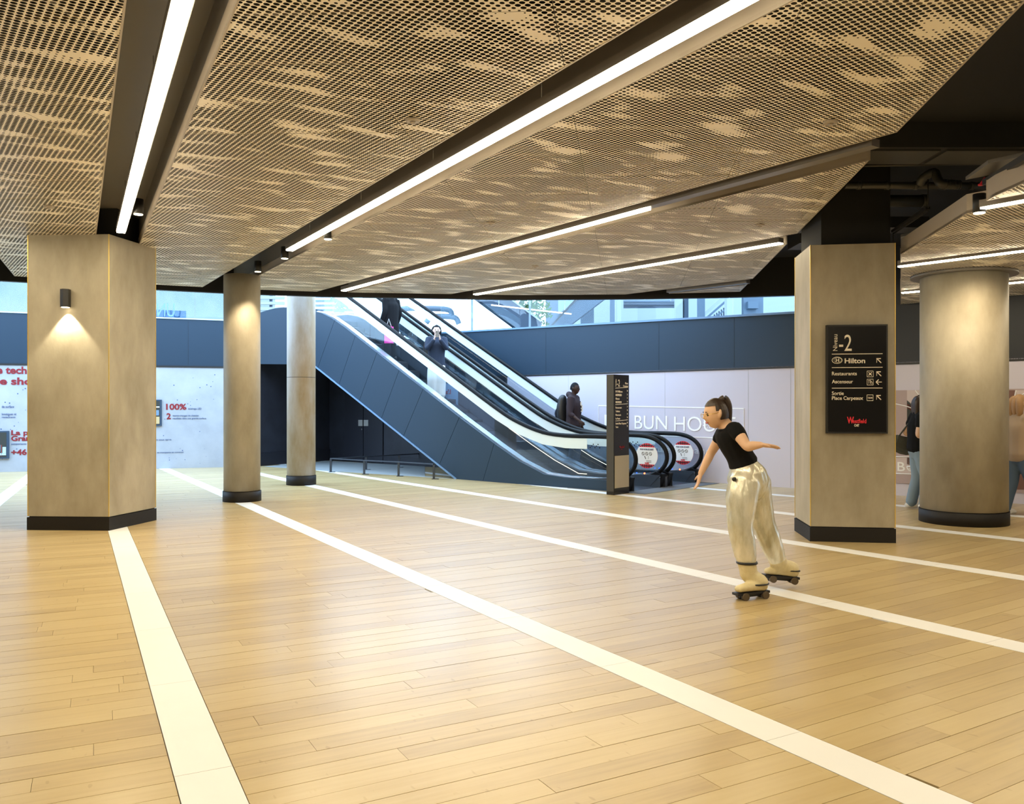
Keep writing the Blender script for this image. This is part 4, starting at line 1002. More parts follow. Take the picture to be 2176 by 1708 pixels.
# concrete vault at the left
bm = bmesh.new()
g_ = [[None]*10 for _ in range(14)]
for i in range(14):
    for j in range(10):
        x = -30 + i*1.68; y = 29 + j*.25 + .3*noise.noise(V((x*.7, j*.9, 0))); z = 2.5 + j*1.2
        g_[i][j] = bm.verts.new((x, y - (j*j)*.05, z))
for i in range(13):
    for j in range(9): f = bm.faces.new((g_[i][j], g_[i+1][j], g_[i+1][j+1], g_[i][j+1])); f.smooth = True
tag(obj('wall_vault', bm, M['shotcrete']), 'rough pale concrete vault of the upper hall', None, None, 'structure')
q = at(364, 665, 24); t = thing('upper_sign', 'blue glazed sign with mirrored letters above the printed hoarding', 'sign', q)
a_ = at(325, 675, 22.5); b_ = at(395, 675, 22.5); glass_mat('glass_navy', (.25, .45, .70), .1)
sub('board', pr([V((a_.x, a_.y, 3.42)), V((b_.x, b_.y, 3.42)), V((b_.x, b_.y, 4.03)), V((a_.x, a_.y, 4.07))], (0, .02, 0)), M['glass_navy'], t)
text('UN', V((at(334, 0, 22.3).x, 22.3, 3.86)), (1, 0, 0), UP, .46, .36, 'mid_blue', t, mirror=True)
# louvred facade, white pots, beams, plants, second flight, framing behind the balustrade
def white_box(name, label, cat, a, b, m='upper_white'): return tag(obj(name, box(a, b), M[m]), label, cat)
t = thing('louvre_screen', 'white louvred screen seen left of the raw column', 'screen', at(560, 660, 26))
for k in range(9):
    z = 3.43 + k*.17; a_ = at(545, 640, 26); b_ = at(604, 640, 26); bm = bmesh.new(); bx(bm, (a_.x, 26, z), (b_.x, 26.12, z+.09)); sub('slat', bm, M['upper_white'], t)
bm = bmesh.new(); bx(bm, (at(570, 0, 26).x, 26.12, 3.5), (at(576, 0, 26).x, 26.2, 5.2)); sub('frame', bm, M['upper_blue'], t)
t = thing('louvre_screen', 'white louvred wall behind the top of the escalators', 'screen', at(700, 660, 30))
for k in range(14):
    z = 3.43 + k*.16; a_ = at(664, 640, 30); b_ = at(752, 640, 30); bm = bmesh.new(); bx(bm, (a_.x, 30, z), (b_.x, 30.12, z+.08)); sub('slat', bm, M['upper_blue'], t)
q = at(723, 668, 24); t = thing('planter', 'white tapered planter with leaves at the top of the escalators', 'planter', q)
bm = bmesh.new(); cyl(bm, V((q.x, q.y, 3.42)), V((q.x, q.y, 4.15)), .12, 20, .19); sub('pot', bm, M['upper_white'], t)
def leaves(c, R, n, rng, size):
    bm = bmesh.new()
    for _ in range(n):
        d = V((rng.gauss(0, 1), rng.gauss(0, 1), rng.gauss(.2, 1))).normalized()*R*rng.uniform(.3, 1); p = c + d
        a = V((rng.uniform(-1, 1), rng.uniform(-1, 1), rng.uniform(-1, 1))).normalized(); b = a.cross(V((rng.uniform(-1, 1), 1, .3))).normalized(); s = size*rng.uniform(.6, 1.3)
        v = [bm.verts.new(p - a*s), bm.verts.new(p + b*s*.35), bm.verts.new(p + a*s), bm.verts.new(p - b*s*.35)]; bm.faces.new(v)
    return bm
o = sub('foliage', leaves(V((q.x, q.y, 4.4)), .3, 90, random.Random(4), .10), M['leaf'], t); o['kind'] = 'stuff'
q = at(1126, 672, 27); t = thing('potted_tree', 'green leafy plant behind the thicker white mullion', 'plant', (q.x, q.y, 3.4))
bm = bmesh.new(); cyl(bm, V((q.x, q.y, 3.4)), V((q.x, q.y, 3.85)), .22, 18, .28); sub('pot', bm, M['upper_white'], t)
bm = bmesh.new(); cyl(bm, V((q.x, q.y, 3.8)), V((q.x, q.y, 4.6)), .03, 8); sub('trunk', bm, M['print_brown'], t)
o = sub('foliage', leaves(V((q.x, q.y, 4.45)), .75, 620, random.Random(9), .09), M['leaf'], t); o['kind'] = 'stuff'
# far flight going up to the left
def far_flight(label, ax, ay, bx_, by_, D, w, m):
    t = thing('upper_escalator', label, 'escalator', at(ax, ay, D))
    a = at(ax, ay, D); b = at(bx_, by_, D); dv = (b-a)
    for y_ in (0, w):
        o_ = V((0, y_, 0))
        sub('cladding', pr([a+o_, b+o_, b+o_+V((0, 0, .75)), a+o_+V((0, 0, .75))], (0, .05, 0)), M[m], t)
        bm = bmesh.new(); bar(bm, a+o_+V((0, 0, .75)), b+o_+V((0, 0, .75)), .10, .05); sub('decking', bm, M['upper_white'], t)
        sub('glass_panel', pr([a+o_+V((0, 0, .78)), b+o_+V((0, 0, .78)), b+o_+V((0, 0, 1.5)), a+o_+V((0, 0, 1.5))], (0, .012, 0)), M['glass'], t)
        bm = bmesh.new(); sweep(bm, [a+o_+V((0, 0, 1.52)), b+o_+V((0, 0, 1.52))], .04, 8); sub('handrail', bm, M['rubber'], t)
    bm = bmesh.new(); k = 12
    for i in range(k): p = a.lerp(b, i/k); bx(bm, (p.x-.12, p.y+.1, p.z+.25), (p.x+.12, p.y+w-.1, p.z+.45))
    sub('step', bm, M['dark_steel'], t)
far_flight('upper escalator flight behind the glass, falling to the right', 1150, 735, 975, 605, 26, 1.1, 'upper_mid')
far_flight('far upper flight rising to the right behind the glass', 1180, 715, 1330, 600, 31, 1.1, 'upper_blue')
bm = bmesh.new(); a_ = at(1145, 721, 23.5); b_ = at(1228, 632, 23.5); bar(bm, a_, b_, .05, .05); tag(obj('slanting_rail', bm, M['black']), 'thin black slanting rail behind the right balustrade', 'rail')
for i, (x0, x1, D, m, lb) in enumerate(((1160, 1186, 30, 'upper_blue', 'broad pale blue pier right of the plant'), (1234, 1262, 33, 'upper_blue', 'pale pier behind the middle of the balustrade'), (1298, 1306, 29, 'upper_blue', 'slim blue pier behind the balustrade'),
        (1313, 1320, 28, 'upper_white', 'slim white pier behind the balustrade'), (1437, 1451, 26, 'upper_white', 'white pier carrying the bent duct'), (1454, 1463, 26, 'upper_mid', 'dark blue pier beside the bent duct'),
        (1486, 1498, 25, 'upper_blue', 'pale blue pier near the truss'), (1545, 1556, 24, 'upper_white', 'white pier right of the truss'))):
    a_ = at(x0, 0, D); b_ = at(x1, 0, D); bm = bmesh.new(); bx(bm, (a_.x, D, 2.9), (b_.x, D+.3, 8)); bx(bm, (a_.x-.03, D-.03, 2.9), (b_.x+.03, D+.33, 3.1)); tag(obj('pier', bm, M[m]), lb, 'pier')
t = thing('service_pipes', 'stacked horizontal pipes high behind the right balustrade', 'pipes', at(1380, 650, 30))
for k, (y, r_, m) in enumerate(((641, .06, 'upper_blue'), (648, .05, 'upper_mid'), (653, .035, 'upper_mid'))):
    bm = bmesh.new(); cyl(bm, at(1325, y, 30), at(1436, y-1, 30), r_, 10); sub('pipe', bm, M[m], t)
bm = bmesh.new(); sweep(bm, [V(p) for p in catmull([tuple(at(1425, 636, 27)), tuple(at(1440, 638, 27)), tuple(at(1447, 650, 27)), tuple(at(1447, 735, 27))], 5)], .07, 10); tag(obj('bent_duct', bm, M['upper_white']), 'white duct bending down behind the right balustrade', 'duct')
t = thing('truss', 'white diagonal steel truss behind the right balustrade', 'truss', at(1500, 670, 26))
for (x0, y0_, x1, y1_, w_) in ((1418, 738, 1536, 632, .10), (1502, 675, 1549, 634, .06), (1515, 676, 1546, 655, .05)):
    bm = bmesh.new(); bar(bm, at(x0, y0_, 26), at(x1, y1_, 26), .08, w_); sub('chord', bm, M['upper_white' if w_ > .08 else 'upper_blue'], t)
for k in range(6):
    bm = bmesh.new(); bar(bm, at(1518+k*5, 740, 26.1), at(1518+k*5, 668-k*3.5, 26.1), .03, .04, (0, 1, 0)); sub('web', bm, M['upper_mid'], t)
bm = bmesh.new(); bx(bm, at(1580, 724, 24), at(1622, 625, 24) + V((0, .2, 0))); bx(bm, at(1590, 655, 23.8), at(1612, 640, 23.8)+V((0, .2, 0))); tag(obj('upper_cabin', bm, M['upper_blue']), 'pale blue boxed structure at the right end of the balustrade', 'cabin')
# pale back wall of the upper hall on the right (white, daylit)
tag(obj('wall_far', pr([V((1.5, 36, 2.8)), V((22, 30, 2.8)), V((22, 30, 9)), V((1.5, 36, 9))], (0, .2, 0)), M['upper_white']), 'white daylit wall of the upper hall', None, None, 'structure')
t = thing('warm_light_line', 'thin warm light line hanging over the right balustrade', 'light', at(1130, 657, 24))
bm = bmesh.new(); bar(bm, at(1044, 648, 24), at(1214, 667, 24), .03, .03); sub('diffuser', bm, M['thin_led'], t)
bm = bmesh.new(); cyl(bm, at(1060, 649.5, 24), at(1060, 600, 24), .006, 5); cyl(bm, at(1200, 665, 24), at(1200, 600, 24), .006, 5); sub('suspension_wire', bm, M['steel'], t)
for i, (x0, x1, y_, D, lb) in enumerate(((840, 960, 655, 27, 'low white curved bench top behind the flights'), (905, 975, 672, 27, 'second white curved counter behind the flights'))):
    bm = bmesh.new(); sweep(bm, [V(p) for p in catmull([tuple(at(x0, y_+14, D)), tuple(at(x0+12, y_+2, D)), tuple(at((x0+x1)/2, y_, D)), tuple(at(x1-8, y_+3, D)), tuple(at(x1, y_+16, D))], 5)], .09, 10); tag(obj('counter', bm, M['upper_blue']), lb, 'counter')

# ------------------------------------------------------------------ hall enclosure out of view
tag(obj('wall_rear', box((-15, -6.1, 0), (13, -6, ZS)), M['return']), 'rear wall of the hall', None, None, 'structure')
tag(obj('wall_side_left', box((-15.1, -6, 0), (-15, 10.5, ZS)), M['return']), 'left wall of the hall', None, None, 'structure')
tag(obj('wall_side_right', box((13, -6, 0), (13.1, 10, ZS)), M['return']), 'right wall of the hall', None, None, 'structure')

tag(obj('wall_end_left', box((-19.6, 10.2, 0), (-19.5, 17.5, 3.6)), M['hoarding']), 'unseen wall added to block the sky at the far left of the void', None, None, 'structure')  # unseen, added so the escalator glass does not mirror the open sky
tag(obj('wall_end_return', box((-19.6, 10.1, 0), (-15, 10.3, ZS)), M['hoarding']), 'unseen return of the added sky-blocking wall left of the void', None, None, 'structure')  # added out of view with the end wall to shut out the sky
# ------------------------------------------------------------------ people
def tube(bm, P, R, side=(1, 0, 0), n=14, k=4):
    """lofted limb: P points, R radii (a or (a,b))"""
    rows = [tuple(p) + ((r, r) if not isinstance(r, tuple) else r) for p, r in zip(P, R)]
    rows = catmull(rows, k) if len(rows) > 1 else rows
    pts = [V(r[:3]) for r in rows]; rings = []
    side = V(side)
    for i, r in enumerate(rows):
        t = (pts[min(i+1, len(pts)-1)] - pts[max(i-1, 0)]).normalized()
        A_ = side - t*side.dot(t)
        if A_.length < .05: A_ = V((0, 1, 0)) - t*t.y
        A_.normalize(); B_ = t.cross(A_)
        rings.append([bm.verts.new(pts[i] + A_*math.cos(a)*r[3] + B_*math.sin(a)*r[4]) for a in [2*math.pi*j/n for j in range(n)]])
    def cap(ring, p, t, r):
        prev = ring
        for s_, o_ in ((.75, .55), (.35, .88)):
            nr = [bm.verts.new(p + (v.co-p)*s_ + t*r*o_) for v in ring]
            for j in range(n): bm.faces.new((prev[j], nr[j], nr[(j+1)%n], prev[(j+1)%n]))
            prev = nr
        bm.faces.new(prev)
    for a, b in zip(rings, rings[1:]):
        for j in range(n): bm.faces.new((a[j], b[j], b[(j+1)%n], a[(j+1)%n]))
    t0 = (pts[0]-pts[1]).normalized(); t1 = (pts[-1]-pts[-2]).normalized()
    cap(rings[0], pts[0], t0, min(rows[0][3:])); cap(rings[-1], pts[-1], t1, min(rows[-1][3:]))
    bmesh.ops.recalc_face_normals(bm, faces=bm.faces)
def frame(fwd, up):
    f = V(fwd).normalized(); u = V(up); u = (u - f*u.dot(f)).normalized(); return f.cross(u).normalized(), f, u   # right, fwd, up
def head(bm, c, fwd, up, s=1.0):
    r, f, u = frame(fwd, up); G = 28; Hh = 20; rows = []
    for j in range(Hh+1):
        ph = math.pi*j/Hh; row = []
        for i in range(G):
            th = 2*math.pi*i/G; x = math.sin(ph)*math.sin(th); y = math.sin(ph)*math.cos(th); z = math.cos(ph)
            X, Y, Z = x*.074, y*.094, z*.118
            if z < 0: X *= 1 - .34*(-z)**1.5; Y = Y*(1-.18*(-z)) + (.012*(-z) if y > 0 else .02*(-z))
            if y > .5 and abs(z) < .9:
                nose = math.exp(-((x/.16)**2)) * (math.exp(-(((z+.16)/.17)**2)))*.024; Y += nose
                eye = sum(math.exp(-(((x-sx*.42)/.2)**2 + ((z-.04)/.12)**2)) for sx in (-1, 1))*.009; Y -= eye
                Y += math.exp(-((x/.3)**2 + ((z+.50)/.09)**2))*.006 + math.exp(-((x/.5)**2 + ((z-.20)/.08)**2))*.003 + math.exp(-((x/.3)**2+((z+.84)/.12)**2))*.008
            row.append(bm.verts.new(c + (r*X + f*Y + u*Z)*s))
        rows.append(row)
    for a, b in zip(rows, rows[1:]):
        for i in range(G): bm.faces.new((a[i], b[i], b[(i+1)%G], a[(i+1)%G]))
    for sx in (-1, 1):
        e = c + (r*sx*.074 - f*.008 + u*.0)*s; tube(bm, [e + u*.028*s - f*.005*s, e + r*sx*.008*s, e - u*.028*s + f*.004*s], [.010*s, .013*s, .008*s], tuple(f), 8, 3)
def hand(bm, w, d, palm_n, s=1.0, curl=.35, mirror=1):
    """w wrist, d finger direction, palm_n palm normal"""
    d = V(d).normalized(); pn = V(palm_n); pn = (pn - d*pn.dot(d)).normalized(); sd = d.cross(pn)*mirror
    tube(bm, [w - d*.01*s, w + d*.045*s, w + d*.088*s], [(.026*s, .020*s), (.040*s, .016*s), (.040*s, .013*s)], tuple(sd), 12, 3)
    for k, (o_, L_) in enumerate(((-.030, .066), (-.010, .076), (.010, .072), (.029, .056))):
        b0 = w + d*.082*s + sd*o_*s; d1 = (d + pn*curl*.35 + sd*o_*3).normalized(); d2 = (d + pn*curl + sd*o_*2).normalized(); d3 = (d + pn*curl*1.8).normalized()
        p1 = b0 + d1*L_*.42*s; p2 = p1 + d2*L_*.33*s; p3 = p2 + d3*L_*.25*s
        tube(bm, [b0, p1, p2, p3], [.0095*s, .009*s, .008*s, .0065*s], tuple(sd), 8, 3)
    b0 = w + d*.02*s - sd*.030*s; tube(bm, [b0, b0 + (d*.6 - sd*.8 + pn*.3).normalized()*.032*s, b0 + (d*.85 - sd*.6 + pn*.35).normalized()*.062*s], [.013*s, .011*s, .008*s], tuple(sd), 8, 3)
def remesh(bm, voxel, name, smooth=2, mats=None, parent=None):
    me = bpy.data.meshes.new(name); bm.to_mesh(me); bm.free(); o = bpy.data.objects.new(name, me); COL.objects.link(o)
    m_ = o.modifiers.new('r', 'REMESH'); m_.mode = 'VOXEL'; m_.voxel_size = voxel; m_.use_smooth_shade = True
    s_ = o.modifiers.new('s', 'SMOOTH'); s_.iterations = smooth; s_.factor = .5
    dg = bpy.context.evaluated_depsgraph_get(); dg.update(); m2 = bpy.data.meshes.new_from_object(o.evaluated_get(dg))
    bpy.data.objects.remove(o); bpy.data.meshes.remove(me)
    for f in m2.polygons: f.use_smooth = True
    return sub(name, m2, mats, parent)
def hair_cap(bm, c, fwd, up, s=1.0, low=-.3, k=1.09, face=.35, fz=.5):
    r, f, u = frame(fwd, up); G = 24; Hh = 16
    V_ = {}
    for j in range(Hh+1):
        for i in range(G):
            ph = math.pi*j/Hh; th = 2*math.pi*i/G; x = math.sin(ph)*math.sin(th); y = math.sin(ph)*math.cos(th); z = math.cos(ph)
            V_[(j, i)] = (c + (r*x*.074 + f*(y*.094-.004) + u*z*.118)*s*k, x, y, z)
    vs = {}
    for j in range(Hh):
        for i in range(G):
            q = [(j, i), (j+1, i), (j+1, (i+1) % G), (j, (i+1) % G)]
            y = sum(V_[a][2] for a in q)/4; z = sum(V_[a][3] for a in q)/4
            if (y > face and z < fz) or (y > -.1 and z < fz-.35) or z < low: continue
            bm.faces.new([vs.setdefault(a, bm.verts.new(V_[a][0])) for a in q])
    bmesh.ops.remove_doubles(bm, verts=bm.verts, dist=.0001)
def eyes(c, fwd, up, s, par, lips=True):
    r, f, u = frame(fwd, up); bm = bmesh.new()
    for sx in (-1, 1):
        e = c + (r*sx*.031 + f*.079 + u*.004)*s; bmesh.ops.create_uvsphere(bm, u_segments=10, v_segments=6, radius=.0105*s, matrix=Matrix.Translation(e))
        b_ = c + (r*sx*.031 + f*.088 + u*.026)*s; bar(bm, b_ - r*.014*s, b_ + r*.014*s, .006*s, .005*s)
    sub('eyes', bm, M['eye'], par)
    if lips:
        bm = bmesh.new(); m0 = c + (f*.090 - u*.060)*s; sweep(bm, [m0 - r*.020*s - f*.006*s, m0, m0 + r*.020*s - f*.006*s], .006*s, 6); sub('mouth', bm, M['lip'], par)

# --- roller skater
def sk(px, py, D): return at(px, py, D)
S = thing('person', 'woman in a black T-shirt and shiny cream trousers gliding on roller skates', 'person', V((1.9, 6.7, 0)))
hc = sk(1521, 879, 6.78); hf = V((-1, -.12, -.16)); hu = V((-.12, -.02, 1))
bm = bmesh.new(); head(bm, hc, hf, hu, 1.0)
D0 = 6.80
pel, wst, chs, nek = sk(1586, 1012, D0), sk(1572, 968, D0), sk(1552, 925, D0), sk(1541, 902, D0)
shN, shF = sk(1561, 912, D0-.15), sk(1536, 920, D0+.16)
tube(bm, [nek + V((.015, 0, -.04)), nek + V((-.005, 0, .02)), hc + V((.02, 0, -.05))], [.056, .050, .05])
tube(bm, [pel, wst, chs, chs + V((-.03, 0, .06))], [(.145, .105), (.125, .09), (.15, .10), (.12, .07)], (0, 1, 0))
el, wr = sk(1588, 948, D0-.27), sk(1617, 945, D0-.33)
tube(bm, [shN, shN.lerp(el, .5), el, el.lerp(wr, .35), wr], [.052, .046, .038, .037, .025]); hand(bm, wr, (1, -.25, -.12), (0, -.3, -1), .92, .2, 1)
el2, wr2 = sk(1511, 962, D0+.22), sk(1489, 1006, D0+.20)
tube(bm, [shF, shF.lerp(el2, .5), el2, el2.lerp(wr2, .35), wr2], [.050, .043, .036, .035, .024]); hand(bm, wr2, (-.28, 0, -1), (-1, 0, .2), .92, .3, -1)
hipN, hipF = sk(1578, 1022, D0-.08), sk(1600, 1022, D0+.09)
knN, anN = sk(1573, 1118, D0-.14), sk(1592, 1222, D0-.15)
knF, anF = sk(1622, 1112, D0+.13), sk(1656, 1200, D0+.20)
for h_, k_, a_ in ((hipN, knN, anN), (hipF, knF, anF)):
    tube(bm, [h_, h_.lerp(k_, .5), k_, k_.lerp(a_, .3), a_], [.085, .075, .056, .054, .038])
remesh(bm, .0065, 'body', 2, M['skin'], S)
eyes(hc, hf, hu, 1.0, S)
bm = bmesh.new(); hair_cap(bm, hc, hf, hu, 1.0, -.35, 1.08, .30, .62)
r_, f_, u_ = frame(hf, hu)
bun = hc - f_*.050 + u_*.098
tube(bm, [bun, bun - f_*.040 + u_*.010, bun - f_*.062 - u_*.045, bun - f_*.058 - u_*.12, bun - f_*.045 - u_*.20, bun - f_*.03 - u_*.25], [.024, .030, .030, .026, .019, .008])
sub('hair', bm, M['hair_brown'], S)
for f in S.children[-1].data.polygons: f.use_smooth = True
bm = bmesh.new()
for sx in (-1, 1):
    e = hc + r_*sx*.033 + f_*.104 + u_*.0; sweep(bm, [e + (r_*math.cos(a)*.026 + u_*math.sin(a)*.020) for a in [i*math.pi/8 for i in range(17)]], .0016, 4); sweep(bm, [e + r_*sx*.024 + u_*.006, hc + r_*sx*.078 + f_*.0 + u_*.012], .0016, 4)
sub('glasses', bm, M['brass'], S)
bm = bmesh.new(); D_ = .014
tube(bm, [wst + V((.028, 0, -.06)), wst, wst.lerp(chs, .5), chs, chs + V((-.028, 0, .062)), nek + V((.02, 0, -.045))], [(.15, .118), (.138, .108), (.150, .118), (.165, .122), (.15, .10), (.075, .06)], (0, 1, 0))
tube(bm, [chs + V((0, -.08, .03)), shN, shN.lerp(el, .35)], [.070, .062, .057]); tube(bm, [chs + V((0, .08, .03)), shF, shF.lerp(el2, .35)], [.068, .060, .055])
remesh(bm, .010, 'tshirt', 3, M['tee_black'], S)
bm = bmesh.new()
tube(bm, [wst + V((.035, 0, -.085)), pel + V((.0, 0, .02)), pel + V((.02, 0, -.06))], [(.155, .118), (.175, .155), (.16, .16)], (0, 1, 0))
tube(bm, [hipN + V((.02, 0, 0)), hipN.lerp(knN, .35), hipN.lerp(knN, .7), knN, knN.lerp(anN, .35), knN.lerp(anN, .62), knN.lerp(anN, .74)], [.125, .128, .112, .100, .096, .085, .070])
tube(bm, [hipF + V((.02, 0, 0)), hipF.lerp(knF, .35), hipF.lerp(knF, .7), knF, knF.lerp(anF, .35), knF.lerp(anF, .7), knF.lerp(anF, .95)], [.125, .122, .108, .098, .093, .082, .066])
o = remesh(bm, .012, 'trousers', 2, M['silver_trouser'], S)
bm = bmesh.new(); q0 = knN.lerp(anN, .74); ax_ = (anN-knN).normalized(); sweep(bm, [q0 + (V((1, 0, 0))*math.cos(a) + V((0, 1, 0))*math.sin(a))*.074 for a in [i*math.pi/8 for i in range(17)]], .011, 6); sub('cuff_band', bm, M['black'], S)
bm = bmesh.new(); q0 = sk(1560, 1018, D0-.17); bmesh.ops.create_uvsphere(bm, u_segments=10, v_segments=8, radius=.018, matrix=Matrix.Translation(q0)); sub('waist_tie', bm, M['black'], S)
def skate(an, toe_dir, sole, up_leg):
    r0 = V(toe_dir).normalized(); side_ = r0.cross(UP).normalized(); upv = side_.cross(r0)
    bm = bmesh.new(); heel = sole - r0*.06 + upv*.095; toe = sole + r0*.17 + upv*.085
    tube(bm, [up_leg, up_leg.lerp(an, .6), an + V((0, 0, .0)), heel + upv*.03 + r0*.015], [.074, .070, .064, .058]); tube(bm, [heel, sole + upv*.10 + r0*.03, toe], [(.045, .045), (.048, .042), (.040, .028)], tuple(side_))
    b_ = remesh(bm, .009, 'skate_boot', 2, M['boot'], S)
    bm = bmesh.new(); bar(bm, sole - r0*.10 + upv*.052, sole + r0*.20 + upv*.048, .075, .018, tuple(upv)); bar(bm, sole - r0*.07 + upv*.036, sole + r0*.16 + upv*.034, .03, .03, tuple(upv))
    c0 = sole + upv*.112 - r0*.02; sweep(bm, [c0 + (r0*math.cos(a)*.085 + side_*math.sin(a)*.056) for a in [i*math.pi/8 for i in range(17)]], .007, 5)
    sub('skate_plate', bm, M['black'], S)
    for fx in (-.055, .13):
        for sd in (-1, 1):
            c = sole + r0*fx + side_*sd*.036 + upv*.029; bm = bmesh.new(); cyl(bm, c - side_*.016, c + side_*.016, .029, 16); sub('wheel', bm, M['wheel'], S)
solN = fl(1602, 1271); skate(anN, (-.93, -.36, 0), V((solN.x+.02, solN.y, 0.0)), knN.lerp(anN, .72))
solF = V((anF.x + .06, anF.y+.02, .035)); skate(anF, (-.92, -.10, .10), solF, knF.lerp(anF, .9))

# --- generic standing figure
def figure(label, base, face, h, o):
    """base feet point, face angle (0 = +y), h height; o dict of overrides"""
    s = h/1.70; R3 = Matrix.Rotation(face, 3, 'Z')
    def W_(x, y, z): return V(base) + R3 @ V((x, y, z))*s
    t = thing('person', label, 'person', base)
    sd = tuple(R3 @ V((1, 0, 0))); fw = R3 @ V((0, 1, 0))
    stride = o.get('stride', .0)
    an = {-1: (-.09, -stride, .09), 1: (.09, stride, .09)}; kn = {-1: (-.09, .02-stride*.35 + .02, .48), 1: (.09, .05+stride*.6, .48)}; hip = {-1: (-.085, 0, .88), 1: (.085, 0, .88)}
    sh = {-1: (-.18, 0, 1.38), 1: (.18, 0, 1.38)}
    el_ = {-1: o.get('elL', (-.24, -.04, 1.10)), 1: o.get('elR', (.24, -.04, 1.10))}; wr_ = {-1: o.get('wrL', (-.25, .06, .86)), 1: o.get('wrR', (.25, .06, .86))}
    hd = V(o.get('head', (0, .03, 1.575))); hfv = R3 @ V(o.get('look', (0, 1, 0)))
    c = W_(*hd)
    bm = bmesh.new(); head(bm, c, hfv, (0, 0, 1), s)
    tube(bm, [W_(0, -.01, 1.38), W_(0, 0, 1.44), W_(hd.x*.6, hd.y*.6, 1.53)], [.055*s, .052*s, .05*s])
    tube(bm, [W_(0, 0, .88), W_(0, 0, 1.05), W_(0, .01, 1.25), W_(0, 0, 1.38)], [(.15*s, .10*s), (.125*s, .09*s), (.16*s, .105*s), (.15*s, .07*s)], sd)
    for k in (-1, 1):
        S_, E_, Wr = W_(*sh[k]), W_(*el_[k]), W_(*wr_[k])
        tube(bm, [S_, S_.lerp(E_, .5), E_, E_.lerp(Wr, .35), Wr], [.052*s, .045*s, .037*s, .036*s, .025*s], sd)
        hd_ = R3 @ V(o['hd'][k]) if 'hd' in o else (Wr-E_); hand(bm, Wr, hd_, -V(sd)*k, s*.95, .5, k)
        H_, K_, A_ = W_(*hip[k]), W_(*kn[k]), W_(*an[k]); tube(bm, [H_, H_.lerp(K_, .5), K_, K_.lerp(A_, .3), A_], [.085*s, .075*s, .056*s, .055*s, .038*s], sd)
    remesh(bm, .010, 'body', 2, M[o['skin']], t); eyes(c, hfv, (0, 0, 1), s, t)
    # hair
    bm = bmesh.new(); hair_cap(bm, c, hfv, (0, 0, 1), s, o.get('hlow', -.3), o.get('hk', 1.08), .3, .62)
    rr_, ff_, uu_ = frame(hfv, (0, 0, 1))
    if o.get('long'):
        for k in (-1, 0, 1): tube(bm, [c + (uu_*.07 - ff_*.05 + rr_*k*.05)*s, c + (-ff_*.075 + rr_*k*.07)*s, c + (-uu_*o['long']*.6 - ff_*.07 + rr_*k*.07)*s, c + (-uu_*o['long'] - ff_*.055 + rr_*k*.05)*s], [.045*s, .05*s, .045*s, .02*s], sd)
    hb = sub('hair', bm, M[o['hair']], t)
    for f in hb.data.polygons: f.use_smooth = True
    # top
    bm = bmesh.new(); lo = o.get('toplow', .86); fat = o.get('fat', 1.0)
    tube(bm, [W_(0, 0, lo), W_(0, 0, (lo+1.15)/2), W_(0, .01, 1.24), W_(0, 0, 1.37), W_(0, -.005, 1.425)], [(.19*s*fat, .14*s*fat), (.17*s*fat, .13*s*fat), (.19*s*fat, .135*s*fat), (.16*s, .09*s), (.08*s, .065*s)], sd)
    for k in (-1, 1):
        S_, E_, Wr = W_(*sh[k]), W_(*el_[k]), W_(*wr_[k]); sl = o.get('sleeve', 1.0)
        pts = [S_ + (W_(0, 0, 1.3)-S_)*.25, S_, S_.lerp(E_, .5)]; rs = [.075*s, .072*s, .064*s]
        if sl > .5: pts += [E_, E_.lerp(Wr, .35 if sl < .9 else .85)]; rs += [.056*s, .050*s]
        tube(bm, pts, rs, sd)
    if o.get('hood'): tube(bm, [W_(-.11, -.02, 1.42), W_(0, -.10, 1.46), W_(.11, -.02, 1.42)], [.045*s, .065*s, .045*s], sd)
    remesh(bm, .013, o.get('topname', 'jacket'), 3, M[o['top']], t)
    bm = bmesh.new(); wide = o.get('wide', 1.0)
    tube(bm, [W_(0, 0, 1.0), W_(0, 0, .90), W_(0, 0, .83)], [(.165*s, .12*s), (.175*s, .135*s), (.165*s, .13*s)], sd)
    for k in (-1, 1):
        H_, K_, A_ = W_(*hip[k]), W_(*kn[k]), W_(*an[k]); tube(bm, [H_, H_.lerp(K_, .5), K_, K_.lerp(A_, .5), A_ + V((0, 0, .0))], [.100*s, .098*s*wide**.5, .085*s*wide, .082*s*wide, .080*s*wide], sd)
    remesh(bm, .013, 'trousers', 2, M[o['legs']], t)
    for k in (-1, 1):
        A_ = V(an[k]); bm = bmesh.new(); tube(bm, [W_(A_.x, A_.y-.05, .05), W_(A_.x, A_.y+.05, .055), W_(A_.x*1.1, A_.y+.17, .038)], [(.042*s, .045*s), (.048*s, .045*s), (.042*s, .030*s)], sd)
        for v in bm.verts: v.co.z = max(v.co.z, base[2])
        sub('shoe', bm, M[o.get('shoe', 'black')], t)
        for f in t.children[-1].data.polygons: f.use_smooth = True
    return t, W_, s, R3
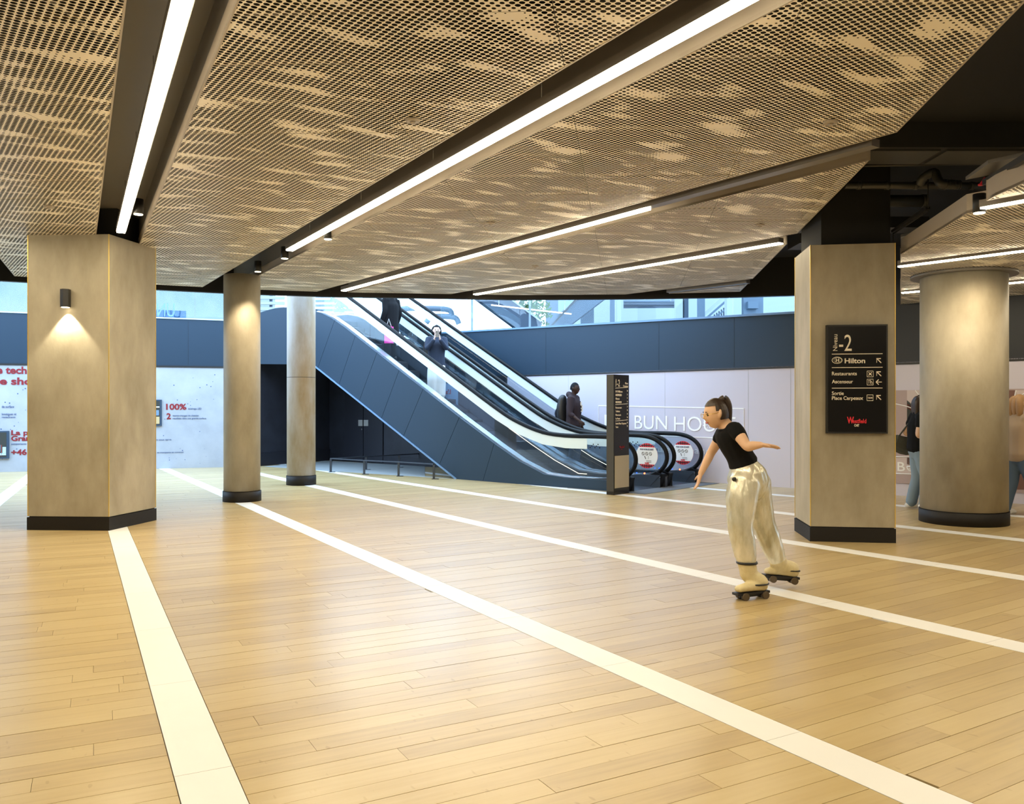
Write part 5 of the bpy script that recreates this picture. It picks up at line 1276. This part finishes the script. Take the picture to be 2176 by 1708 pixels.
# woman with the phone, facing the camera / down the flight
pb = E(1.50, step_z(1.30)+.005, .68); face = math.pi + math.atan2(-pb.x, pb.y)*-1 + .25
t, W_, s, R3 = figure('woman in a navy jacket and cream trousers holding up a phone on the escalator', (pb.x, pb.y, pb.z), math.pi+.15, 1.64,
    dict(skin='skin_pale', hair='hair_black', hlow=-.55, hk=1.12, long=.10, top='navy_cloth', toplow=.78, fat=1.12, legs='cream_cloth', wide=1.5, elL=(-.22, .14, 1.16), wrL=(-.06, .27, 1.36), elR=(.22, .14, 1.16), wrR=(.06, .27, 1.36), hd={-1: (.1, .1, 1), 1: (-.1, .1, 1)}))
ph = W_(0, .31, 1.47); t2 = thing('phone', 'small silver phone held up by the woman on the escalator', 'phone', ph)
bm = bmesh.new(); c0 = R3 @ V((1, 0, 0)); f0 = R3 @ V((0, 1, 0)); prism(bm, [ph - c0*.038 - UP*.07, ph + c0*.038 - UP*.07, ph + c0*.038 + UP*.07, ph - c0*.038 + UP*.07], f0*.009); sub('case', bm, M['profile'], t2)
bm = bmesh.new(); q = ph + f0*.009 + c0*.02 + UP*.045; cyl(bm, q, q + f0*.003, .010, 10); sub('camera_lens', bm, M['black'], t2)
bm = bmesh.new(); q = W_(-.10, -.16, 1.22); t2 = thing('backpack', 'black backpack strap-worn by the woman with the phone', 'bag', q)
tube(bm, [W_(.17, -.17, 1.0), W_(.17, -.19, 1.2), W_(.15, -.16, 1.40)], [(.10, .06), (.12, .07), (.08, .05)], tuple(c0)); sub('bag_body', bm, M['black'], t2)
# man with backpack
pb = E(-1.32, .17+.005, 1.98); ang_ = math.atan2(-U.x, -U.y); fa = -math.atan2(.80, -.35)
t, W_, s, R3 = figure('man in a maroon hoodie with a backpack standing at the foot of the farther escalator', (pb.x, pb.y, max(step_z(-1.3), .2)), fa, 1.80,
    dict(skin='skin_dark', hair='hair_black', hk=1.06, hlow=-.2, top='maroon_cloth', topname='hoodie', toplow=.84, fat=1.12, sleeve=.7, hood=True, legs='jeans_dark', wide=1.15, elR=(.27, .02, 1.08), wrR=(.30, .22, .94), look=(.1, 1, 0)))
q = W_(0, -.22, 1.2); t2 = thing('backpack', 'black backpack on the back of the man in the hoodie', 'bag', q); c0 = R3 @ V((1, 0, 0))
bm = bmesh.new(); tube(bm, [W_(0, -.22, .92), W_(0, -.25, 1.12), W_(0, -.23, 1.38)], [(.15*s, .09*s), (.16*s, .11*s), (.12*s, .08*s)], tuple(c0)); sub('bag_body', bm, M['black'], t2); t2.children[0].data.polygons.foreach_set('use_smooth', [True]*len(t2.children[0].data.polygons))
bm = bmesh.new(); tube(bm, [W_(0, -.33, .98), W_(0, -.35, 1.08), W_(0, -.33, 1.16)], [(.10*s, .035*s), (.11*s, .04*s), (.10*s, .03*s)], tuple(c0)); sub('front_pocket', bm, M['navy_cloth'], t2)
bm = bmesh.new(); q = W_(.03, .165, 1.22)
for k in range(4): z = (1.30, 1.24, 1.18, 1.12)[k]; bar(bm, W_(-.03 if k % 2 else .0, .172, z), W_(.05, .172, z), .006, .022)
bar(bm, W_(.05, .172, 1.30), W_(.05, .172, 1.24), .022, .006); bar(bm, W_(-.02, .172, 1.24), W_(-.02, .172, 1.12), .022, .006)
sub('chest_print', bm, M['cream_print'], t)
# person near the top in a black coat
pt = 3.05; pb = E(pt, step_z(pt-.1)+.01, .70)
t, W_, s, R3 = figure('person in a long black coat riding near the top of the nearer escalator', (pb.x, pb.y, pb.z), .9, 1.72,
    dict(skin='skin_pale', hair='hair_brown', top='tee_black', topname='coat', toplow=.62, fat=1.15, legs='tee_black'))
q = W_(.27, .06, .62); t2 = thing('tote_bag', 'white tote bag with long handles held by the person in black', 'bag', q)
bm = bmesh.new(); bx(bm, (q.x-.05, q.y-.11, q.z-.28), (q.x+.05, q.y+.11, q.z+.05)); sub('bag_body', bm, M['cream_cloth'], t2)
bm = bmesh.new(); sweep(bm, [V((q.x, q.y-.07, q.z+.04)), W_(.26, .06, .84), V((q.x, q.y+.07, q.z+.04))], .008, 6); sub('handle', bm, M['cream_cloth'], t2)
q = E(2.80, 0, .42); q.z = step_z(2.9)+.62; t2 = thing('carrier_bag', 'bright pink carrier bag with white print near the top of the escalator', 'bag', q)
bm = bmesh.new(); bx(bm, (q.x-.10, q.y-.04, q.z-.22), (q.x+.10, q.y+.04, q.z+.16)); sub('bag_body', bm, M['pink'], t2)
bm = bmesh.new(); bar(bm, (q.x-.05, q.y-.043, q.z+.06), (q.x+.04, q.y-.043, q.z+.04), .004, .03); bar(bm, (q.x-.04, q.y-.043, q.z-.04), (q.x+.05, q.y-.043, q.z-.06), .004, .03); sub('print', bm, M['white'], t2)
bm = bmesh.new(); sweep(bm, [V((q.x-.06, q.y, q.z+.15)), V((q.x, q.y, q.z+.34)), V((q.x+.06, q.y, q.z+.15))], .007, 6); sub('handle', bm, M['white'], t2)
# passers-by beside the thick round column
pb = fl(1968, 1082); t, W_, s, R3 = figure('passer-by in a black top and jeans with a bag, half behind the thick round column', (pb.x-.12, pb.y, 0), -math.pi/2 - .2, 1.68,
    dict(skin='skin', hair='hair_brown', hlow=-.6, hk=1.12, long=.22, top='tee_black', topname='top', toplow=.90, fat=1.1, sleeve=.4, legs='jeans', stride=.07, elL=(-.22, -.12, 1.12), wrL=(-.20, .14, 1.06), elR=(.22, -.05, 1.1), wrR=(.12, .18, 1.05), head=(0, .05, 1.56), shoe='cream_cloth'))
q = W_(-.26, -.10, .92); t2 = thing('shoulder_bag', 'dark green shoulder bag on the passer-by behind the thick column', 'bag', q)
bm = bmesh.new(); tube(bm, [q + V((-.17, 0, .06)), q + V((0, 0, 0)), q + V((.17, 0, .05))], [(.07, .12), (.08, .14), (.07, .12)], (0, 1, 0)); sub('bag_body', bm, M['bag_green'], t2)
bm = bmesh.new(); sweep(bm, [q + V((-.14, 0, .1)), W_(-.10, .0, 1.42), q + V((.14, 0, .1))], .012, 6); sub('strap', bm, M['bag_green'], t2)
pb = fl(2160, 1094); t, W_, s, R3 = figure('fair-haired passer-by in a tan top at the right edge', (pb.x+.02, pb.y, 0), -math.pi/2+.25, 1.66,
    dict(skin='skin', hair='hair_fair', hlow=-.6, hk=1.13, long=.20, top='tan_cloth', topname='top', toplow=.86, fat=1.1, sleeve=.4, legs='jeans_dark', stride=.14, elR=(.24, .08, 1.12), wrR=(.1, .28, 1.03), elL=(-.24, .06, 1.12), wrL=(-.1, .28, 1.03), shoe='cream_cloth'))
q = W_(-.02, .32, .86); t2 = thing('tote_bag', 'cream tote bag carried by the fair-haired passer-by', 'bag', q)
bm = bmesh.new(); bx(bm, (q.x-.10, q.y-.05, q.z-.30), (q.x+.10, q.y+.05, q.z+.04)); sub('bag_body', bm, M['cream_cloth'], t2)
bm = bmesh.new(); sweep(bm, [V((q.x-.06, q.y, q.z+.03)), V((q.x, q.y, q.z+.2)), V((q.x+.06, q.y, q.z+.03))], .008, 6); sub('handle', bm, M['cream_cloth'], t2)
print('panels', npanel[0], 'planks', len(planks), 'tiles', len(tiles), 'objs', len(bpy.data.objects))
